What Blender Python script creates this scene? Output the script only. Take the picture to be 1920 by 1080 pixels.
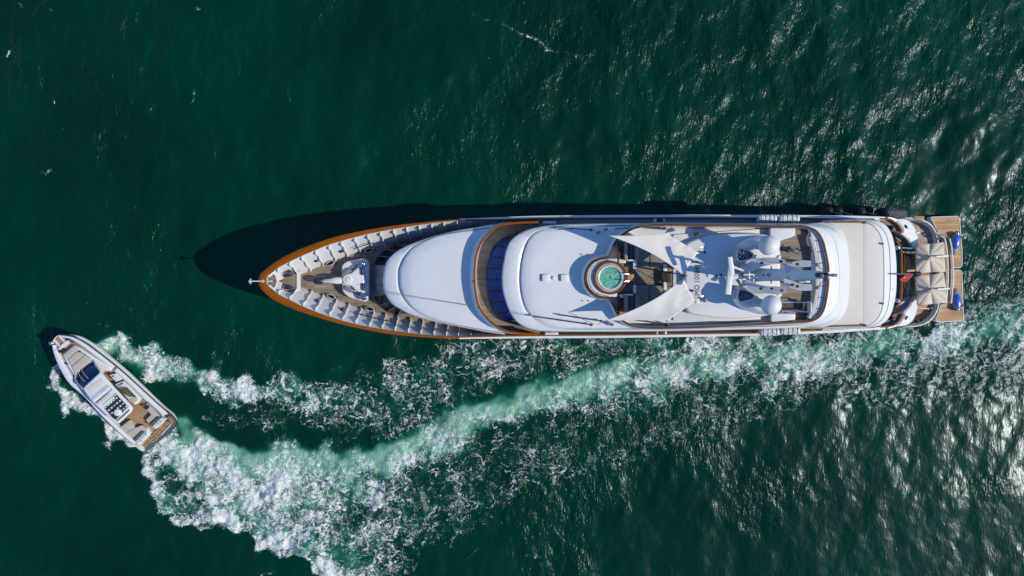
import bpy, bmesh, math, random
import numpy as np
from mathutils import Vector, Matrix
from mathutils.geometry import tessellate_polygon

random.seed(7)
np.random.seed(7)
for o in list(bpy.data.objects):
    bpy.data.objects.remove(o)
SC = bpy.context.scene
COL = SC.collection
R = math.radians

# ------------------------------------------------------------ camera, sky, sun, exposure
CAM_H = 61.0          # drone height over the water, metres
FPX = 1400.0          # focal length in pixels of the 1920 px wide photograph
cam = bpy.data.cameras.new('camera')
cam.sensor_width = 36.0
cam.lens = 36.0 * FPX / 1920.0
cam.clip_start = 0.5
cam.clip_end = 12000
camo = bpy.data.objects.new('camera', cam)
COL.objects.link(camo)
camo.location = (0, 0, CAM_H)
TILT = -math.atan2(50.0, FPX)   # the drone looks a hair off the vertical
camo.rotation_euler = (TILT, 0, 0)
SC.camera = camo

SUN_EL = 41.0
SUN_AZ = -12.0        # degrees from +X, counter-clockwise
world = bpy.data.worlds.new('World')
SC.world = world
world.use_nodes = True
wn = world.node_tree.nodes
wl = world.node_tree.links
sky = wn.new('ShaderNodeTexSky')
sky.sky_type = 'NISHITA'
sky.sun_disc = False
sky.sun_elevation = R(SUN_EL)
sky.sun_rotation = R(90.0 - SUN_AZ)
sky.air_density = 1.0
sky.dust_density = 0.0
sky.ozone_density = 10.0
wl.new(sky.outputs[0], wn['Background'].inputs[0])
wn['Background'].inputs[1].default_value = 0.145
sun = bpy.data.lights.new('sun', 'SUN')
sun.energy = 3.5
sun.angle = R(0.5)
sun.color = (1.0, 0.91, 0.715)
suno = bpy.data.objects.new('sun', sun)
COL.objects.link(suno)
sd = Vector((math.cos(R(SUN_EL)) * math.cos(R(SUN_AZ)), math.cos(R(SUN_EL)) * math.sin(R(SUN_AZ)), math.sin(R(SUN_EL))))
suno.rotation_euler = sd.to_track_quat('Z', 'Y').to_euler()
suno.location = sd * 200
vs = SC.view_settings
vs.view_transform = 'Standard'
vs.look = 'None'
vs.gamma = 1.0
vs.use_curve_mapping = False
vs.exposure = 0.0
SC.render.engine = 'CYCLES'
SC.cycles.max_bounces = 6
SC.cycles.diffuse_bounces = 1
SC.cycles.glossy_bounces = 3
SC.cycles.transmission_bounces = 4
SC.cycles.caustics_reflective = False
SC.cycles.caustics_refractive = False
SC.cycles.use_denoising = True
SC.cycles.denoiser = 'OPENIMAGEDENOISE'
SC.cycles.denoising_input_passes = 'RGB_ALBEDO_NORMAL'
SC.cycles.denoising_prefilter = 'ACCURATE'
SC.cycles.sample_clamp_indirect = 3.0

# ------------------------------------------------------------ helpers
CT, ST = math.cos(TILT), math.sin(TILT)
def P(px, py, z=0.0):
    """world point seen at a pixel of the photograph, at real height z"""
    x, y, w = px - 960.0, 540.0 - py, -FPX
    dy, dz = y*CT - w*ST, y*ST + w*CT
    k = (z - CAM_H) / dz
    return Vector((x*k, dy*k, z))

def smooth_path(pts, n, closed=False):
    """Catmull-Rom through the points, resampled to n evenly spaced points"""
    pts = [np.array(p, float) for p in pts]
    m = len(pts)
    dense = []
    segs = m if closed else m - 1
    for i in range(segs):
        if closed:
            p0, p1, p2, p3 = pts[(i - 1) % m], pts[i], pts[(i + 1) % m], pts[(i + 2) % m]
        else:
            p1, p2 = pts[i], pts[i + 1]
            p0 = pts[i - 1] if i > 0 else 2 * p1 - p2
            p3 = pts[i + 2] if i + 2 < m else 2 * p2 - p1
        # centripetal-ish: limit the tangents so that uneven spacing does not overshoot
        d = np.linalg.norm(p2 - p1)
        t1 = (p2 - p0); t2 = (p3 - p1)
        l1 = np.linalg.norm(t1) + 1e-9; l2 = np.linalg.norm(t2) + 1e-9
        t1 = t1 / l1 * min(l1 * .5, d * .9); t2 = t2 / l2 * min(l2 * .5, d * .9)
        for k in range(12):
            t = k / 12.0
            h1 = 2*t**3 - 3*t**2 + 1; h2 = t**3 - 2*t**2 + t; h3 = -2*t**3 + 3*t**2; h4 = t**3 - t**2
            dense.append(h1*p1 + h2*t1 + h3*p2 + h4*t2)
    if closed:
        dense.append(dense[0])
    else:
        dense.append(pts[-1])
    return resample(dense, n, closed)

def resample(dense, n, closed=False):
    D = np.array(dense)
    s = np.concatenate([[0], np.cumsum(np.linalg.norm(np.diff(D, axis=0), axis=1))])
    u = np.linspace(0, s[-1], n + 1)[:-1] if closed else np.linspace(0, s[-1], n)
    return [np.array([np.interp(t, s, D[:, k]) for k in range(D.shape[1])]) for t in u]

def round_poly(pts, r, seg=4):
    """closed polygon (2D or 3D) with rounded corners; r may be a list"""
    out = []
    m = len(pts)
    pts = [np.array(p, float) for p in pts]
    for i in range(m):
        a, b, c = pts[i - 1], pts[i], pts[(i + 1) % m]
        rr = r[i] if isinstance(r, (list, tuple)) else r
        u = a - b; v = c - b
        lu, lv = np.linalg.norm(u), np.linalg.norm(v)
        rr = min(rr, lu * .48, lv * .48)
        if rr <= 1e-6:
            out.append(b); continue
        p, q = b + u / lu * rr, b + v / lv * rr
        for k in range(seg + 1):
            t = k / seg
            out.append((1-t)**2 * p + 2*t*(1-t) * b + t*t * q)
    return out

def inset(poly, d):
    """offset a closed XY polygon inwards by d metres (3D points, z kept)"""
    A = np.array([[p[0], p[1]] for p in poly])
    area = 0.5 * np.sum(A[:, 0] * np.roll(A[:, 1], -1) - np.roll(A[:, 0], -1) * A[:, 1])
    sgn = 1.0 if area > 0 else -1.0
    e = np.roll(A, -1, 0) - A
    L = np.linalg.norm(e, axis=1)[:, None] + 1e-9
    e = e / L
    nrm = np.stack([-e[:, 1], e[:, 0]], 1) * sgn
    nn = nrm + np.roll(nrm, 1, 0)
    nn /= (np.linalg.norm(nn, axis=1)[:, None] + 1e-9)
    c = np.clip(np.sum(nn * nrm, 1), .5, 1)[:, None]
    B = A + nn / c * d
    return [np.array([B[i, 0], B[i, 1], poly[i][2]]) for i in range(len(poly))]

def setz(poly, z):
    return [np.array([p[0], p[1], z]) for p in poly]

def mesh_obj(name, verts, faces, mat, parent=None, smooth=40):
    me = bpy.data.meshes.new(name)
    off = root_loc(parent)
    me.from_pydata([(v[0] - off[0], v[1] - off[1], v[2] - off[2]) for v in verts], [], faces)
    bm = bmesh.new(); bm.from_mesh(me)
    bmesh.ops.recalc_face_normals(bm, faces=bm.faces)
    bm.to_mesh(me); bm.free()
    if smooth:
        me.polygons.foreach_set('use_smooth', [True] * len(me.polygons))
        me.set_sharp_from_angle(angle=R(smooth))
    for m in (mat if isinstance(mat, (list, tuple)) else [mat]):
        me.materials.append(m)
    o = bpy.data.objects.new(name, me)
    COL.objects.link(o)
    if parent is not None:
        o.parent = parent
    return o

ROOTLOC = {}
def root_loc(parent):
    v = Vector((0, 0, 0))
    while parent is not None:
        v = v + Vector(parent.location)
        parent = parent.parent
    return v

def thing(name, loc, label, cat, group=None):
    o = bpy.data.objects.new(name, None)
    o.empty_display_size = 0.3
    COL.objects.link(o)
    o.location = loc
    return tag(o, label, cat, group)

def tag(o, label, cat, group=None):
    o['label'] = label; o['category'] = cat
    if group: o['group'] = group
    return o

class MB:
    """collects shapes for one mesh object"""
    def __init__(s): s.v = []; s.f = []
    def add(s, verts, faces):
        b = len(s.v); s.v += [tuple(map(float, q)) for q in verts]; s.f += [tuple(i + b for i in f) for f in faces]
        return s
    def loft(s, rings, closed=True, cap0=False, cap1=False):
        n = len(rings[0]); V = []; Fc = []
        for r in rings: V += [tuple(p) for p in r]
        m = n if closed else n - 1
        for k in range(len(rings) - 1):
            for i in range(m):
                j = (i + 1) % n
                Fc.append((k*n + i, k*n + j, (k+1)*n + j, (k+1)*n + i))
        for want, k0 in ((cap0, 0), (cap1, (len(rings)-1)*n)):
            if not want: continue
            if n <= 4:
                Fc.append(tuple(k0 + i for i in range(n))); continue
            ring = [Vector(V[k0 + i]) for i in range(n)]
            for tri in tessellate_polygon([ring]):
                Fc.append(tuple(k0 + i for i in tri))
        return s.add(V, Fc)
    def slab(s, poly, z0, z1, r=0.0, seg=3, bottom=True):
        """extruded XY polygon with a rounded upper edge"""
        rings = [setz(poly, z0)]
        if r > 0:
            for k in range(seg + 1):
                a = k / seg * math.pi / 2
                rings.append(setz(inset(poly, r * (1 - math.cos(a))), z1 - r + r * math.sin(a)))
        else:
            rings.append(setz(poly, z1))
        return s.loft(rings, True, bottom, True)
    def box(s, c, size, rz=0.0, r=0.0, ry=0.0):
        hx, hy, hz = size[0]/2, size[1]/2, size[2]/2
        M = Matrix.Rotation(rz, 3, 'Z') @ Matrix.Rotation(ry, 3, 'Y')
        if r <= 0:
            V = [(x, y, z) for z in (-hz, hz) for x, y in ((-hx, -hy), (hx, -hy), (hx, hy), (-hx, hy))]
            Fc = [(0,3,2,1), (4,5,6,7), (0,1,5,4), (1,2,6,5), (2,3,7,6), (3,0,4,7)]
        else:
            q = min(r, hx * .9, hy * .9, hz * .9)
            poly = round_poly([(-hx,-hy,0), (hx,-hy,0), (hx,hy,0), (-hx,hy,0)], q * 1.5, 3)
            rings = [setz(poly, -hz)]
            for a in (0, .5, 1):
                t = a * math.pi / 2
                rings.append(setz(inset(poly, q * (1 - math.cos(t))), hz - q + q * math.sin(t)))
            t = MB().loft(rings, True, True, True); V, Fc = t.v, t.f
        V = [M @ Vector(p) + Vector(c) for p in V]
        return s.add(V, Fc)
    def tube(s, path, rad, n=8, cap=True):
        path = [Vector(p) for p in path]
        rads = rad if isinstance(rad, (list, tuple)) else [rad] * len(path)
        rings = []; up0 = None
        for i, p in enumerate(path):
            d = (path[min(i+1, len(path)-1)] - path[max(i-1, 0)])
            if d.length < 1e-9: d = Vector((0, 0, 1))
            d.normalize()
            if up0 is None:
                up0 = Vector((0, 0, 1)) if abs(d.z) < .9 else Vector((1, 0, 0))
            a = d.cross(up0)
            if a.length < 1e-4: a = d.cross(Vector((0, 1, 0)))
            a.normalize(); b = a.cross(d).normalized(); up0 = b
            rings.append([p + (a * math.cos(t) + b * math.sin(t)) * rads[i] for t in [2*math.pi*k/n for k in range(n)]])
        return s.loft(rings, True, cap, cap)
    def rail(s, path, w, h, closed=False, r=0.0):
        """flat-section rail along a 3D path; w wide in XY, h high, top at the path's z"""
        A = np.array([[p[0], p[1], p[2]] for p in path])
        if closed: T = np.roll(A, -1, 0) - np.roll(A, 1, 0)
        else: T = np.gradient(A, axis=0)
        T = T[:, :2]; T /= (np.linalg.norm(T, axis=1)[:, None] + 1e-9)
        N = np.stack([-T[:, 1], T[:, 0]], 1)
        W = np.array(w) if np.ndim(w) else np.full(len(A), w)
        prof = [(-.5, -h), (-.5, -h*.25), (-.36, 0), (.36, 0), (.5, -h*.25), (.5, -h)]
        rings = []
        for i in range(len(A)):
            rings.append([(A[i,0] + N[i,0]*a*W[i], A[i,1] + N[i,1]*a*W[i], A[i,2] + b) for a, b in prof])
        n = len(prof); V = []; Fc = []
        for rg in rings: V += rg
        K = len(rings); m = K if closed else K - 1
        for k in range(m):
            k2 = (k + 1) % K
            for i in range(n):
                j = (i + 1) % n
                Fc.append((k*n+i, k*n+j, k2*n+j, k2*n+i))
        if not closed:
            Fc.append(tuple(range(n))); Fc.append(tuple((K-1)*n + i for i in range(n))[::-1])
        return s.add(V, Fc)
    def sphere(s, c, rx, ry=None, rz=None, nu=20, nv=12, zmin=-1.0):
        ry = ry or rx; rz = rz or rx
        rings = []
        t0 = math.asin(max(-1, zmin))
        for k in range(nv + 1):
            t = t0 + (math.pi/2 - t0) * k / nv
            cc = max(math.cos(t), 1e-4)
            rings.append([(c[0] + rx*cc*math.cos(a), c[1] + ry*cc*math.sin(a), c[2] + rz*math.sin(t)) for a in [2*math.pi*i/nu for i in range(nu)]])
        return s.loft(rings, True, True, True)
    def cyl(s, c, r, z0, z1, n=24, bev=0.0):
        poly = [(c[0] + r*math.cos(a), c[1] + r*math.sin(a), 0) for a in [2*math.pi*i/n for i in range(n)]]
        return s.slab(poly, z0, z1, bev)
    def build(s, name, mat, parent=None, smooth=40):
        return mesh_obj(name, s.v, s.f, mat, parent, smooth)

def circle(cx, cy, r, z, n=48):
    c = P(cx, cy, z)
    return [np.array([c.x + r*math.cos(a), c.y + r*math.sin(a), z]) for a in [2*math.pi*i/n for i in range(n)]]

def pz(pts, z):
    return [np.array(P(a, b, z)) for a, b in pts]

# ------------------------------------------------------------ materials
class NT:
    def __init__(s, name):
        s.m = bpy.data.materials.new(name); s.m.use_nodes = True
        s.n = s.m.node_tree.nodes; s.l = s.m.node_tree.links
        s.b = s.n['Principled BSDF']
    def new(s, t, **kw):
        x = s.n.new('ShaderNode' + t)
        for k, v in kw.items(): setattr(x, k, v)
        return x
    def lk(s, a, b): s.l.new(a, b)
    def math(s, op, a, b=None, c=None, clamp=False):
        x = s.new('Math', operation=op); x.use_clamp = clamp
        for i, v in enumerate((a, b, c)):
            if v is None: continue
            if isinstance(v, (int, float)): x.inputs[i].default_value = v
            else: s.lk(v, x.inputs[i])
        return x.outputs[0]
    def ramp(s, fac, stops, interp='LINEAR'):
        x = s.new('ValToRGB'); x.color_ramp.interpolation = interp
        e = x.color_ramp.elements
        while len(e) < len(stops): e.new(0.5)
        for i, (p, c) in enumerate(stops):
            e[i].position = p; e[i].color = c if len(c) == 4 else (*c, 1)
        s.lk(fac, x.inputs[0]); return x.outputs[0]
    def maprange(s, v, a, b, c=0.0, d=1.0, smooth=True):
        x = s.new('MapRange'); x.interpolation_type = 'SMOOTHSTEP' if smooth else 'LINEAR'
        s.lk(v, x.inputs[0])
        for i, q in enumerate((a, b, c, d)):
            if isinstance(q, (int, float)): x.inputs[i+1].default_value = q
            else: s.lk(q, x.inputs[i+1])
        return x.outputs[0]
    def mix(s, f, a, b):
        x = s.new('Mix', data_type='RGBA')
        for sock, v in ((x.inputs[0], f), (x.inputs[6], a), (x.inputs[7], b)):
            if isinstance(v, (int, float)): sock.default_value = v
            elif isinstance(v, tuple): sock.default_value = v if len(v) == 4 else (*v, 1)
            else: s.lk(v, sock)
        return x.outputs[2]
    def noise(s, vec, scale, detail=4, rough=.5, dist=0.0, dim='3D'):
        x = s.new('TexNoise'); x.noise_dimensions = dim
        x.inputs['Scale'].default_value = scale; x.inputs['Detail'].default_value = detail
        x.inputs['Roughness'].default_value = rough; x.inputs['Distortion'].default_value = dist
        if vec is not None: s.lk(vec, x.inputs['Vector'])
        return x
    def coord(s, scale=(1,1,1), rot=(0,0,0)):
        t = s.new('TexCoord'); m = s.new('Mapping')
        m.inputs['Scale'].default_value = scale; m.inputs['Rotation'].default_value = rot
        s.lk(t.outputs['Object'], m.inputs['Vector']); return m.outputs[0]
    def bump(s, h, strength=.3, dist=.02):
        x = s.new('Bump'); x.inputs['Strength'].default_value = strength; x.inputs['Distance'].default_value = dist
        s.lk(h, x.inputs['Height']); s.lk(x.outputs[0], s.b.inputs['Normal']); return x

def M_plain(name, col, rough=.4, metal=0.0, var=.06, coat=0.0, nscale=1.5, bump=0.0, bscale=30):
    t = NT(name)
    v = t.coord()
    n = t.noise(v, nscale, 5, .6)
    lo = tuple(c * (1 - var) for c in col); hi = tuple(min(1, c * (1 + var)) for c in col)
    t.lk(t.ramp(n.outputs[0], [(.3, lo), (.7, hi)]), t.b.inputs['Base Color'])
    r = t.maprange(n.outputs[0], .3, .7, rough * .85, rough * 1.15)
    t.lk(r, t.b.inputs['Roughness'])
    t.b.inputs['Metallic'].default_value = metal
    if coat: t.b.inputs['Coat Weight'].default_value = coat; t.b.inputs['Coat Roughness'].default_value = .08
    if bump:
        n2 = t.noise(v, bscale, 3, .5); t.bump(n2.outputs[0], bump, .01)
    return t.m

def M_teak(name, c_lo, c_hi, caulk, w=.13, rot=0.0, rough=.6, gap=.10, wear=.35):
    """planks along local x with dark caulk lines, per-plank tone, long grain and wear"""
    t = NT(name)
    v = t.coord(rot=(0, 0, rot))
    sp = t.new('SeparateXYZ'); t.lk(v, sp.inputs[0])
    yy = t.math('DIVIDE', sp.outputs[1], w)
    fl = t.math('FLOOR', yy); fr = t.math('FRACT', yy)
    wn_ = t.new('TexWhiteNoise', noise_dimensions='2D')
    xx = t.math('FLOOR', t.math('ADD', t.math('DIVIDE', sp.outputs[0], 2.7), t.math('MULTIPLY', fl, .37)))
    cb = t.new('CombineXYZ'); t.lk(fl, cb.inputs[0]); t.lk(xx, cb.inputs[1]); t.lk(cb.outputs[0], wn_.inputs['Vector'])
    mp = t.new('Mapping'); mp.inputs['Scale'].default_value = (.8, 9, 1); t.lk(v, mp.inputs['Vector'])
    g = t.noise(mp.outputs[0], 2.2, 6, .65)
    big = t.noise(v, .55, 5, .6)
    f = t.math('ADD', t.math('MULTIPLY', wn_.outputs['Value'], .45), t.math('MULTIPLY', g.outputs[0], .6))
    f = t.math('ADD', f, t.math('MULTIPLY', t.math('SUBTRACT', big.outputs[0], .5), wear * 2))
    col = t.ramp(f, [(.2, c_lo), (.85, c_hi)])
    ed = t.math('LESS_THAN', fr, gap)
    t.lk(t.mix(t.math('MULTIPLY', ed, .8), col, caulk), t.b.inputs['Base Color'])
    t.b.inputs['Roughness'].default_value = rough
    t.bump(t.math('ADD', t.math('SUBTRACT', 1.0, ed), t.math('MULTIPLY', g.outputs[0], .4)), .25, .01)
    return t.m

def M_varnish(name, c_lo, c_hi):
    t = NT(name)
    v = t.coord(scale=(.6, 5, 5))
    n = t.noise(v, 2.0, 7, .65, .6)
    n2 = t.noise(t.coord(), .4, 3)
    f = t.math('ADD', t.math('MULTIPLY', n.outputs[0], .7), t.math('MULTIPLY', n2.outputs[0], .35))
    t.lk(t.ramp(f, [(.3, c_lo), (.75, c_hi)]), t.b.inputs['Base Color'])
    t.b.inputs['Roughness'].default_value = .5
    t.b.inputs['Coat Weight'].default_value = .04; t.b.inputs['Coat Roughness'].default_value = .12; t.b.inputs['Specular IOR Level'].default_value = .2
    return t.m

def M_fabric(name, col, var=.06, weave=40, rough=.85):
    t = NT(name)
    v = t.coord()
    n = t.noise(v, 1.1, 5, .6)
    w = t.noise(v, weave, 2, .5)
    f = t.math('ADD', t.math('MULTIPLY', n.outputs[0], .7), t.math('MULTIPLY', w.outputs[0], .3))
    t.lk(t.ramp(f, [(.3, tuple(c*(1-var) for c in col)), (.7, tuple(min(1, c*(1+var)) for c in col))]), t.b.inputs['Base Color'])
    t.b.inputs['Roughness'].default_value = rough
    t.b.inputs['Sheen Weight'].default_value = .1
    t.bump(f, .25, .03)
    return t.m

def M_glass(name, col, rough=.06):
    t = NT(name)
    n = t.noise(t.coord(), .9, 3)
    t.lk(t.ramp(n.outputs[0], [(.3, tuple(c*.7 for c in col)), (.7, tuple(c*1.25 for c in col))]), t.b.inputs['Base Color'])
    t.b.inputs['Roughness'].default_value = rough
    t.b.inputs['Specular IOR Level'].default_value = .10
    return t.m

WHITE = M_plain('white_gelcoat', (.75, .765, .78), .32, var=.03, coat=.25, nscale=.6)
WHITE2 = M_plain('white_paint_matt', (.76, .765, .77), .5, var=.04, nscale=2.0)
WOOD = M_varnish('varnished_wood', (.19, .046, .001), (.36, .095, .002))
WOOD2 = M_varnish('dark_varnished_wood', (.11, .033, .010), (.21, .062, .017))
TEAK = M_teak('grey_teak', (.17, .125, .095), (.33, .26, .205), (.05, .04, .035))
TEAKW = M_teak('warm_teak', (.36, .19, .08), (.64, .40, .215), (.17, .085, .03), w=.16, gap=.08, wear=.5)
GLASS = M_glass('navy_glass', (.001, .050, .26), .10)
GLASSB = M_glass('boat_glass', (.001, .024, .085), .10)
GLASSD = M_glass('dark_glass', (.004, .016, .05), .15)
TEAL = M_glass('teal_glass', (.01, .07, .10))
BLACK = M_plain('black_rubber', (.018, .018, .022), .55, var=.2)
DARK = M_plain('dark_fitting', (.03, .033, .04), .35, var=.2)
NAVY = M_plain('navy_cover', (.008, .02, .05), .6, var=.3)
CHROME = M_plain('polished_steel', (.72, .72, .74), .14, metal=1.0, var=.04)
STEEL2 = M_plain('brushed_steel', (.62, .63, .66), .4, metal=.6, var=.05)
GREY = M_plain('grey_plastic', (.22, .23, .25), .45, var=.1)
LGREY = M_plain('light_grey_paint', (.5, .51, .53), .45, var=.05)
CREAM = M_fabric('cream_canvas', (.70, .665, .60), .04)
CREAM2 = M_fabric('pale_cream_canvas', (.74, .705, .64), .03)
SAIL = M_fabric('sail_cloth', (.74, .71, .665), .04)
BEIGE = M_fabric('beige_canvas', (.66, .56, .455), .05)
TAUPE = M_fabric('taupe_cushion', (.235, .195, .16), .07)
TAUPE2 = M_fabric('light_taupe_cushion', (.33, .275, .225), .07)
BCUSH = M_fabric('boat_cushion', (.55, .49, .41), .06)
CHAR = M_fabric('charcoal_cushion_and_shade', (.10, .10, .11), .1)  # charcoal upholstery on the boat; painted shade on the sundeck sofas
RED = M_fabric('red_bunting', (.50, .02, .025), .08)
M_WELL = M_plain("well_grey", (.21,.20,.19), .6, var=.2, nscale=3)
TEAK_PALE = M_teak("pale_teak", (.36,.29,.235), (.52,.44,.375), (.26,.2,.16), w=.16, gap=.08)
TEAKB = M_teak('boat_teak', (.31,.175,.082), (.50,.31,.165), (.10,.055,.025), w=.12, rot=R(43), gap=.1, wear=.25)
OLIVE = M_glass('olive_glass', (.14,.13,.075), .2)
BLUE = M_plain('bright_blue_plastic', (.005, .10, .62), .3, var=.05, coat=.4)
def M_patt(name, a, b, sc):
    t = NT(name); v = t.new('TexVoronoi'); v.inputs['Scale'].default_value = sc; t.lk(t.coord(), v.inputs['Vector'])
    t.lk(t.ramp(v.outputs['Distance'], [(.25, a), (.5, b)]), t.b.inputs['Base Color']); t.b.inputs['Roughness'].default_value = .8
    return t.m
M_PATT = M_patt('patterned_fabric', (.36,.19,.06), (.68,.50,.30), 2.2)
M_PATT2 = M_patt('dark_patterned_fabric', (.14,.07,.03), (.30,.17,.08), 6)
# ------------------------------------------------------------ the sea
def axis(inner, step, outer):
    a = np.arange(-inner, inner + step/2, step)
    ext = []; d = step; x = inner
    while x < outer:
        d *= 1.22; x += d; ext.append(x)
    ext = np.array(ext)
    return np.concatenate([-ext[::-1], a, ext])

XS = axis(47.0, 0.118, 4000.0); YS = axis(27.5, 0.118, 4000.0)
NX, NY = len(XS), len(YS)
GX, GY = np.meshgrid(XS, YS)
rng = np.random.RandomState(11)

def spectrum_tile(N, L, wind, lam_peak, lam_min, spread, slope_rms, seed):
    rg = np.random.RandomState(seed)
    k1 = 2*np.pi*np.fft.fftfreq(N, L/N)
    KX, KY = np.meshgrid(k1, k1)
    K = np.hypot(KX, KY); K[0, 0] = 1e-6
    kp = 2*np.pi/lam_peak
    c = (KX*wind[0] + KY*wind[1]) / K
    S = K**-4 * np.exp(-1.0*(kp/K)**2) * np.exp(-(K*lam_min/(2*np.pi))**2) * np.abs(c)**spread
    S[0, 0] = 0
    h = np.fft.ifft2(np.sqrt(S) * (rg.randn(N, N) + 1j*rg.randn(N, N))).real
    gx = np.gradient(h, L/N, axis=1); gy = np.gradient(h, L/N, axis=0)
    return h * slope_rms / np.sqrt(np.mean(gx**2 + gy**2))

def sample_tile(T, L, X, Y):
    N = T.shape[0]
    u = (X / L % 1.0) * N; v = (Y / L % 1.0) * N
    i = np.floor(u).astype(int); j = np.floor(v).astype(int)
    fu = u - i; fv = v - j
    i %= N; j %= N; i2 = (i+1) % N; j2 = (j+1) % N
    return (T[j, i]*(1-fu) + T[j, i2]*fu)*(1-fv) + (T[j2, i]*(1-fu) + T[j2, i2]*fu)*fv

T1 = spectrum_tile(512, 130.0, (.97, -.25), 8.0, .9, 2.0, .088, 3)
T2 = spectrum_tile(1024, 118.0, (.96, .28), 2.6, .36, 1.6, .080, 5)
LOWN = spectrum_tile(256, 170.0, (1, 0), 26.0, 6.0, 0.0, .1, 9)
LOWN = LOWN / LOWN.std()
FINEN = spectrum_tile(1024, 118.0, (.7, .7), 1.6, .5, 0.0, .1, 21)
FINEN = FINEN / FINEN.std()
# wind: fresher over the upper right quarter of the view, lighter towards the lower right
fresh = 1.5*np.exp(-(((GX - 34)/24)**2 + ((GY - 17)/17)**2)) + .10*np.exp(-(((GX - 8)/16)**2 + ((GY - 14)/10)**2)) - 1.25*np.exp(-(((GX - 36)/28)**2 + ((GY + 18)/17)**2)) - .35*np.exp(-(((GX - 42)/9)**2 + ((GY + 12)/8)**2))
gust = 1/(1 + np.exp(-(2.0*sample_tile(LOWN, 170.0, GX + 31, GY*1.3 - 12) + 1.6*fresh)))
fade = np.clip(1 - (np.maximum(np.abs(GX) - 60, np.abs(GY) - 45))/300, 0, 1)
Z = (sample_tile(T1, 130.0, GX, GY) * (1 + .45*np.clip(fresh, -.8, 1.2)) + sample_tile(T2, 118.0, GX, GY) * (.5 + .85*gust)) * fade

# ---- foam and aerated water: bands along the wake, in real places on the water plane
CY_ = GY*CT + (-CAM_H)*ST; CZ_ = -GY*ST + (-CAM_H)*CT
CZs = np.minimum(CZ_, -1.0)
PXg = 960 + GX * FPX / -CZs
PYg = 540 - CY_ * FPX / -CZs
win = (PXg > -150) & (PXg < 2100) & (PYg > -60) & (PYg < 1160)
qx, qy = PXg[win], PYg[win]
wob = sample_tile(FINEN, 118.0, GX[win]*.22 + 5, GY[win]*.22) * 13 + sample_tile(FINEN, 118.0, GX[win]*.6, GY[win]*.6 + 9) * 7
wob2 = sample_tile(FINEN, 118.0, GX[win]*.22 + 50, GY[win]*.22 - 30) * 13 + sample_tile(FINEN, 118.0, GX[win]*.6 + 40, GY[win]*.6) * 7
qxw, qyw = qx + wob, qy + wob2

def band(pts, X, Y, core=.25):
    best = np.full(X.shape, 1e9); val = np.zeros(X.shape)
    A = np.array(pts, float)
    for a, b in zip(A[:-1], A[1:]):
        d = b[:2] - a[:2]; L2 = d @ d
        t = np.clip(((X - a[0])*d[0] + (Y - a[1])*d[1]) / L2, 0, 1)
        dx = X - a[0] - t*d[0]; dy = Y - a[1] - t*d[1]
        dist = np.hypot(dx, dy)
        side = d[0]*dy - d[1]*dx          # > 0: below the line when it runs to the right
        w = np.where(side > 0, a[3] + (b[3]-a[3])*t, a[2] + (b[2]-a[2])*t)
        I = a[4] + (b[4]-a[4])*t
        rel = dist / w
        s = np.clip((1 - rel) / (1 - core), 0, 1)
        v = I * s*s*(3 - 2*s)
        upd = rel < best
        val = np.where(upd, v, val); best = np.where(upd, rel, best)
    return val

FOAM = np.zeros(qx.shape); MILK = np.zeros(qx.shape); SOLID = np.zeros(qx.shape)
def comb(a, b): return 1 - (1 - a)*(1 - np.clip(b, 0, 1))
# core churn behind the small boat, curving away under the yacht's near side
FOAM = comb(FOAM, band([(255,842,20,20,1.0),(285,825,24,30,1.0),(318,805,18,26,.9)], qxw, qyw))
FOAM = comb(FOAM, band([(285,815,30,36,1.0),(330,838,56,60,.95),(390,862,56,75,.85),(470,890,60,85,.76),(560,900,68,95,.70),(660,890,68,90,.62),(750,862,62,72,.58),(850,812,62,62,.57),(950,780,58,56,.55),(1060,748,46,60,.5),(1180,715,56,58,.48),(1300,692,52,64,.47),(1450,668,40,60,.44),(1600,657,34,66,.42),(1750,634,40,60,.42),(1920,592,50,70,.42),(2080,560,60,80,.4)], qxw, qyw))
# steep lower edge of the wake, hugging the boat's near side
FOAM = comb(FOAM, band([(108,690,26,8,.6),(124,722,40,10,.88),(156,768,50,10,.95),(202,818,56,12,.97),(252,872,66,15,.95),(300,930,66,12,.93),(350,965,90,14,.86),(420,985,100,12,.82),(480,1005,100,14,.8),(545,1028,110,12,.78),(600,1060,120,14,.76),(650,1090,130,20,.74),(720,1130,130,20,.7)], qxw, qyw, .1))
# lace between
FOAM = comb(FOAM, band([(420,930,60,50,.55),(560,960,60,80,.5),(700,985,90,110,.46),(820,940,100,110,.38),(950,885,80,70,.34),(1100,850,70,50,.28),(1250,815,60,40,.22),(1420,770,60,40,.16)], qxw, qyw))
# upper arm of the V
FOAM = comb(FOAM, band([(145,624,8,16,.8),(180,636,14,26,.95),(225,648,24,30,.95),(265,660,28,32,.9),(300,688,20,36,.85),(345,692,18,36,.78),(400,715,25,38,.78),(470,722,24,46,.74),(540,730,32,50,.66),(610,745,34,54,.58),(680,750,48,60,.48),(760,720,62,72,.42),(860,680,50,75,.4),(960,668,34,64,.4),(1080,658,34,54,.4),(1250,650,24,50,.44),(1400,645,20,46,.46),(1560,640,16,44,.42)], qxw, qyw))
# wash along the yacht's near side
FOAM = comb(FOAM, band([(820,636,10,22,.2),(950,634,10,26,.3),(1150,633,10,30,.36),(1400,630,10,32,.4),(1600,622,10,34,.42),(1760,606,10,36,.42),(1830,590,16,40,.4)], qxw, qyw))
# thin trails in the gap between the arms
FOAM = comb(FOAM, band([(380,775,20,18,.12),(470,785,26,22,.24),(560,790,30,26,.27),(660,800,34,26,.28),(760,780,40,30,.28),(860,735,36,34,.3)], qxw, qyw))
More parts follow.
